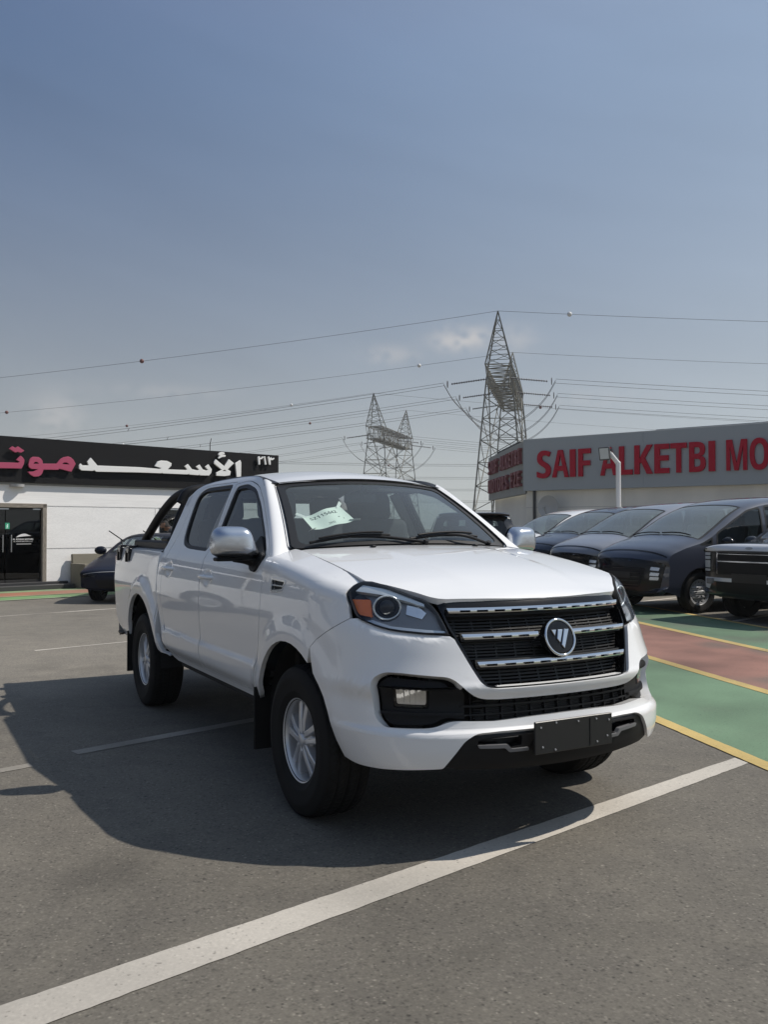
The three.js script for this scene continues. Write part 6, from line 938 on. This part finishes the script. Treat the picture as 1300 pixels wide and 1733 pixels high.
{
  const dir = (deg) => V(Math.cos(deg * Math.PI / 180), 0, Math.sin(deg * Math.PI / 180));
  const p1 = pylon('tall lattice pylon rising behind the grey-signed showroom', 14.3, -109.6, 19.6, -134.0);
  equip(p1, 'tall', dir(180 + 12), dir(8), 300, 300, [[[0.165, 'dark'], [0.30, 'light']], [[0.05, 'light'], [0.30, 'dark'], [0.42, 'light']]], [[[0.030, 'light'], [0.15, 'dark']], [[0.135, 'dark'], [0.25, 'light']]]);
  const p2 = pylon('smaller distant lattice pylon above the pickup roof', -1.9, -176, 4.9, -200);
  equip(p2, 'distant', dir(180 + 15), dir(-6), 300, 320, [[[0.06, 'light'], [0.19, 'dark'], [0.31, 'dark']], [[0.08, 'dark'], [0.25, 'light']]], [[[0.09, 'light'], [0.11, 'dark'], [0.30, 'dark']], [[0.2, 'light'], [0.42, 'dark']]]);
  // a third line that crosses far behind, its pylons out of view
  for (const [k, y, z, nm] of [[0, 27.5, -260, 'uppermost'], [1, 24.2, -268, 'second'], [2, 21.0, -276, 'third'], [3, 17.6, -284, 'lowest']]) {
    const P = sagPts(V(-190, y, z + 34), dir(-8), 420, 9, -2, 420, 50), w = solo('power_conductor', [tube(P, 0.045, 60, 5), tube(P.map((r) => [r[0], r[1] + 0.5, r[2]]), 0.045, 60, 5)], wireM, `${nm} wire pair of the faint line crossing far behind both pylons`, 'wire', 'overhead wires'); if (k === 0) for (const [f, m] of [[0.22, 'dark'], [0.33, 'light'], [0.46, 'dark'], [0.72, 'dark']]) ballAt(w, P, f, balls[m]);
  }
}

// ---------------------------------------------------------------- person bending beside the showroom window
{
  const o = thing('person', 'dark-haired person in dark clothes bending beyond the pickup bed', 'person');
  const J = { pelvis: [0, 0.92, 0], waist: [0.10, 1.08, 0], chest: [0.26, 1.28, 0], neck: [0.38, 1.40, 0], head: [0.47, 1.47, 0], sL: [0.30, 1.34, 0.19], sR: [0.30, 1.34, -0.19], eL: [0.42, 1.08, 0.24], eR: [0.44, 1.10, -0.24], hL: [0.66, 1.06, 0.16], hR: [0.68, 1.10, -0.14], kL: [0.06, 0.50, 0.12], kR: [0.04, 0.50, -0.12], aL: [-0.04, 0.09, 0.13], aR: [-0.06, 0.09, -0.13], tL: [0.12, 0.05, 0.14], tR: [0.10, 0.05, -0.14], hipL: [0.0, 0.9, 0.10], hipR: [0, 0.9, -0.10] };
  const B = [['pelvis', 'waist', 0.155, 0.145], ['waist', 'chest', 0.145, 0.16], ['chest', 'neck', 0.13, 0.06], ['neck', 'head', 0.058, 0.07], ['sL', 'sR', 0.085, 0.085], ['sL', 'eL', 0.06, 0.046], ['eL', 'hL', 0.044, 0.032], ['sR', 'eR', 0.06, 0.046], ['eR', 'hR', 0.044, 0.032], ['hipL', 'kL', 0.095, 0.065], ['kL', 'aL', 0.062, 0.042], ['aL', 'tL', 0.048, 0.036], ['hipR', 'kR', 0.095, 0.065], ['kR', 'aR', 0.062, 0.042], ['aR', 'tR', 0.048, 0.036]];
  const fing = []; for (const s of [1, -1]) { const h = J[s > 0 ? 'hL' : 'hR']; fing.push([h, [h[0] + 0.05, h[1] - 0.008, h[2]], 0.034, 0.03]); [-0.027, -0.009, 0.009, 0.027].forEach((q, k) => fing.push([[h[0] + 0.05, h[1] - 0.01, h[2] + q], [h[0] + [0.105, 0.118, 0.114, 0.1][k], h[1] - 0.035, h[2] + q * 1.2], 0.010, 0.008])); fing.push([[h[0] + 0.01, h[1], h[2] - s * 0.02], [h[0] + 0.05, h[1] - 0.02, h[2] - s * 0.055], 0.011, 0.009]); }
  const segs = [...B.map(([a, b, r, q]) => [J[a], J[b], r, q]), ...fing], cap = (p, a, b, ra, rb) => { const ab = [b[0] - a[0], b[1] - a[1], b[2] - a[2]], ap = [p[0] - a[0], p[1] - a[1], p[2] - a[2]], t = clamp((ab[0] * ap[0] + ab[1] * ap[1] + ab[2] * ap[2]) / (ab[0] ** 2 + ab[1] ** 2 + ab[2] ** 2)); return Math.hypot(ap[0] - ab[0] * t, ap[1] - ab[1] * t, ap[2] - ab[2] * t) - lerp(ra, rb, t); };
  const headD = (p) => { const q = [(p[0] - 0.49), (p[1] - 1.475), p[2]]; const e = Math.hypot(q[0] / 0.098, q[1] / 0.122, q[2] / 0.078); let d = (e - 1) * 0.085; const nose = cap(p, [0.575, 1.485, 0], [0.60, 1.455, 0], 0.014, 0.017), ear = Math.min(cap(p, [0.475, 1.485, 0.078], [0.47, 1.455, 0.082], 0.016, 0.013), cap(p, [0.475, 1.485, -0.078], [0.47, 1.455, -0.082], 0.016, 0.013)), chin = cap(p, [0.54, 1.395, 0], [0.545, 1.40, 0], 0.035, 0.035); const sm = (a, b, k) => { const h = Math.max(k - Math.abs(a - b), 0) / k; return Math.min(a, b) - h * h * k * 0.25; }; return sm(sm(sm(d, nose, 0.02), ear, 0.015), chin, 0.03); };
  const res = 96, S = 0.95, cen = [0.25, 0.82, 0], mc = new MarchingCubes(res, new THREE.MeshBasicMaterial(), false, false, 260000); mc.isolation = 0;
  for (let k = 0; k < res; k++) for (let j = 0; j < res; j++) for (let i = 0; i < res; i++) {
    const p = [cen[0] + (i / res * 2 - 1) * S, cen[1] + (j / res * 2 - 1) * S, cen[2] + (k / res * 2 - 1) * S]; let d = 9; for (const s of segs) { const c = cap(p, s[0], s[1], s[2], s[3]), kk = s[2] < 0.02 ? 0.008 : 0.045, h = Math.max(kk - Math.abs(d - c), 0) / kk; d = Math.min(d, c) - h * h * kk * 0.25; }
    const h2 = headD(p), hh = Math.max(0.03 - Math.abs(d - h2), 0) / 0.03; d = Math.min(d, h2) - hh * hh * 0.03 * 0.25; mc.field[k * res * res + j * res + i] = -d;
  }
  mc.update(); const n = mc.count, pos = [], nor = [], col = [], uv = [], ind = [];
  for (let i = 0; i < n; i++) {
    const p = [0, 1, 2].map((k) => mc.positionArray[i * 3 + k] * S + cen[k]); pos.push(...p); nor.push(-mc.normalArray[i * 3], -mc.normalArray[i * 3 + 1], -mc.normalArray[i * 3 + 2]); uv.push(p[0], p[1]); ind.push(i);
    const head = p[1] > 1.345 && p[0] > 0.36 && Math.abs(p[2]) < 0.13, hand = p[0] > 0.47 && p[1] < 1.2 && p[1] > 0.95, hair = head && (p[1] > 1.535 - 0.0 || p[0] < 0.47) && p[1] > 1.44, beard = head && p[1] < 1.425 && p[0] > 0.49, eye = head && Math.abs(p[1] - 1.49) < 0.010 && Math.abs(Math.abs(p[2]) - 0.032) < 0.013 && p[0] > 0.55;
    const torso = p[1] > 0.93;
    col.push(...(hair || beard ? [0.012, 0.010, 0.009] : eye ? [0.03, 0.02, 0.02] : head || hand ? [0.25, 0.135, 0.085] : torso ? [0.055, 0.055, 0.06] : p[1] < 0.12 ? [0.03, 0.025, 0.02] : [0.035, 0.04, 0.055]));
  }
  let dot = 0; for (let i = 0; i < Math.min(n, 3000); i += 3) { const a = V(...pos.slice(i * 3, i * 3 + 3)), b = V(...pos.slice(i * 3 + 3, i * 3 + 6)), c = V(...pos.slice(i * 3 + 6, i * 3 + 9)); dot += b.sub(a).cross(c.sub(a)).dot(V(...nor.slice(i * 3, i * 3 + 3))); } if (dot < 0) for (let i = 0; i < nor.length; i++) nor[i] = -nor[i];
  const g = geo(pos, nor, uv, ind); g.setAttribute('color', new THREE.Float32BufferAttribute(col, 3));
  part(o, 'body', g, std(0xffffff, 0.8, 0, { vertexColors: true }));
  o.position.set(-4.86, 0, -21.55); o.rotation.y = Math.PI + 0.12; o.updateMatrixWorld(true);
  // lime cloth in the hands: a crumpled sheet
  const cl = solo('cleaning_cloth', grid(18, 14, (u, v) => [0.60 + 0.20 * u + 0.02 * Math.sin(v * 9), 1.125 + 0.09 * v * Math.sin(u * 3) - 0.06 * u + 0.018 * Math.sin(u * 11 + v * 7), -0.20 + 0.34 * v + 0.02 * Math.sin(u * 13)]), std([0.38, 0.55, 0.10], 0.85, 0, { side: THREE.DoubleSide }), 'crumpled lime cloth held by the person beyond the pickup bed', 'cloth'); cl.applyMatrix4(o.matrixWorld);
}

// thin desert haze
scene.fog = new THREE.FogExp2(C(0.78, 0.79, 0.80), 0.0004);

renderer.render(scene, camera);
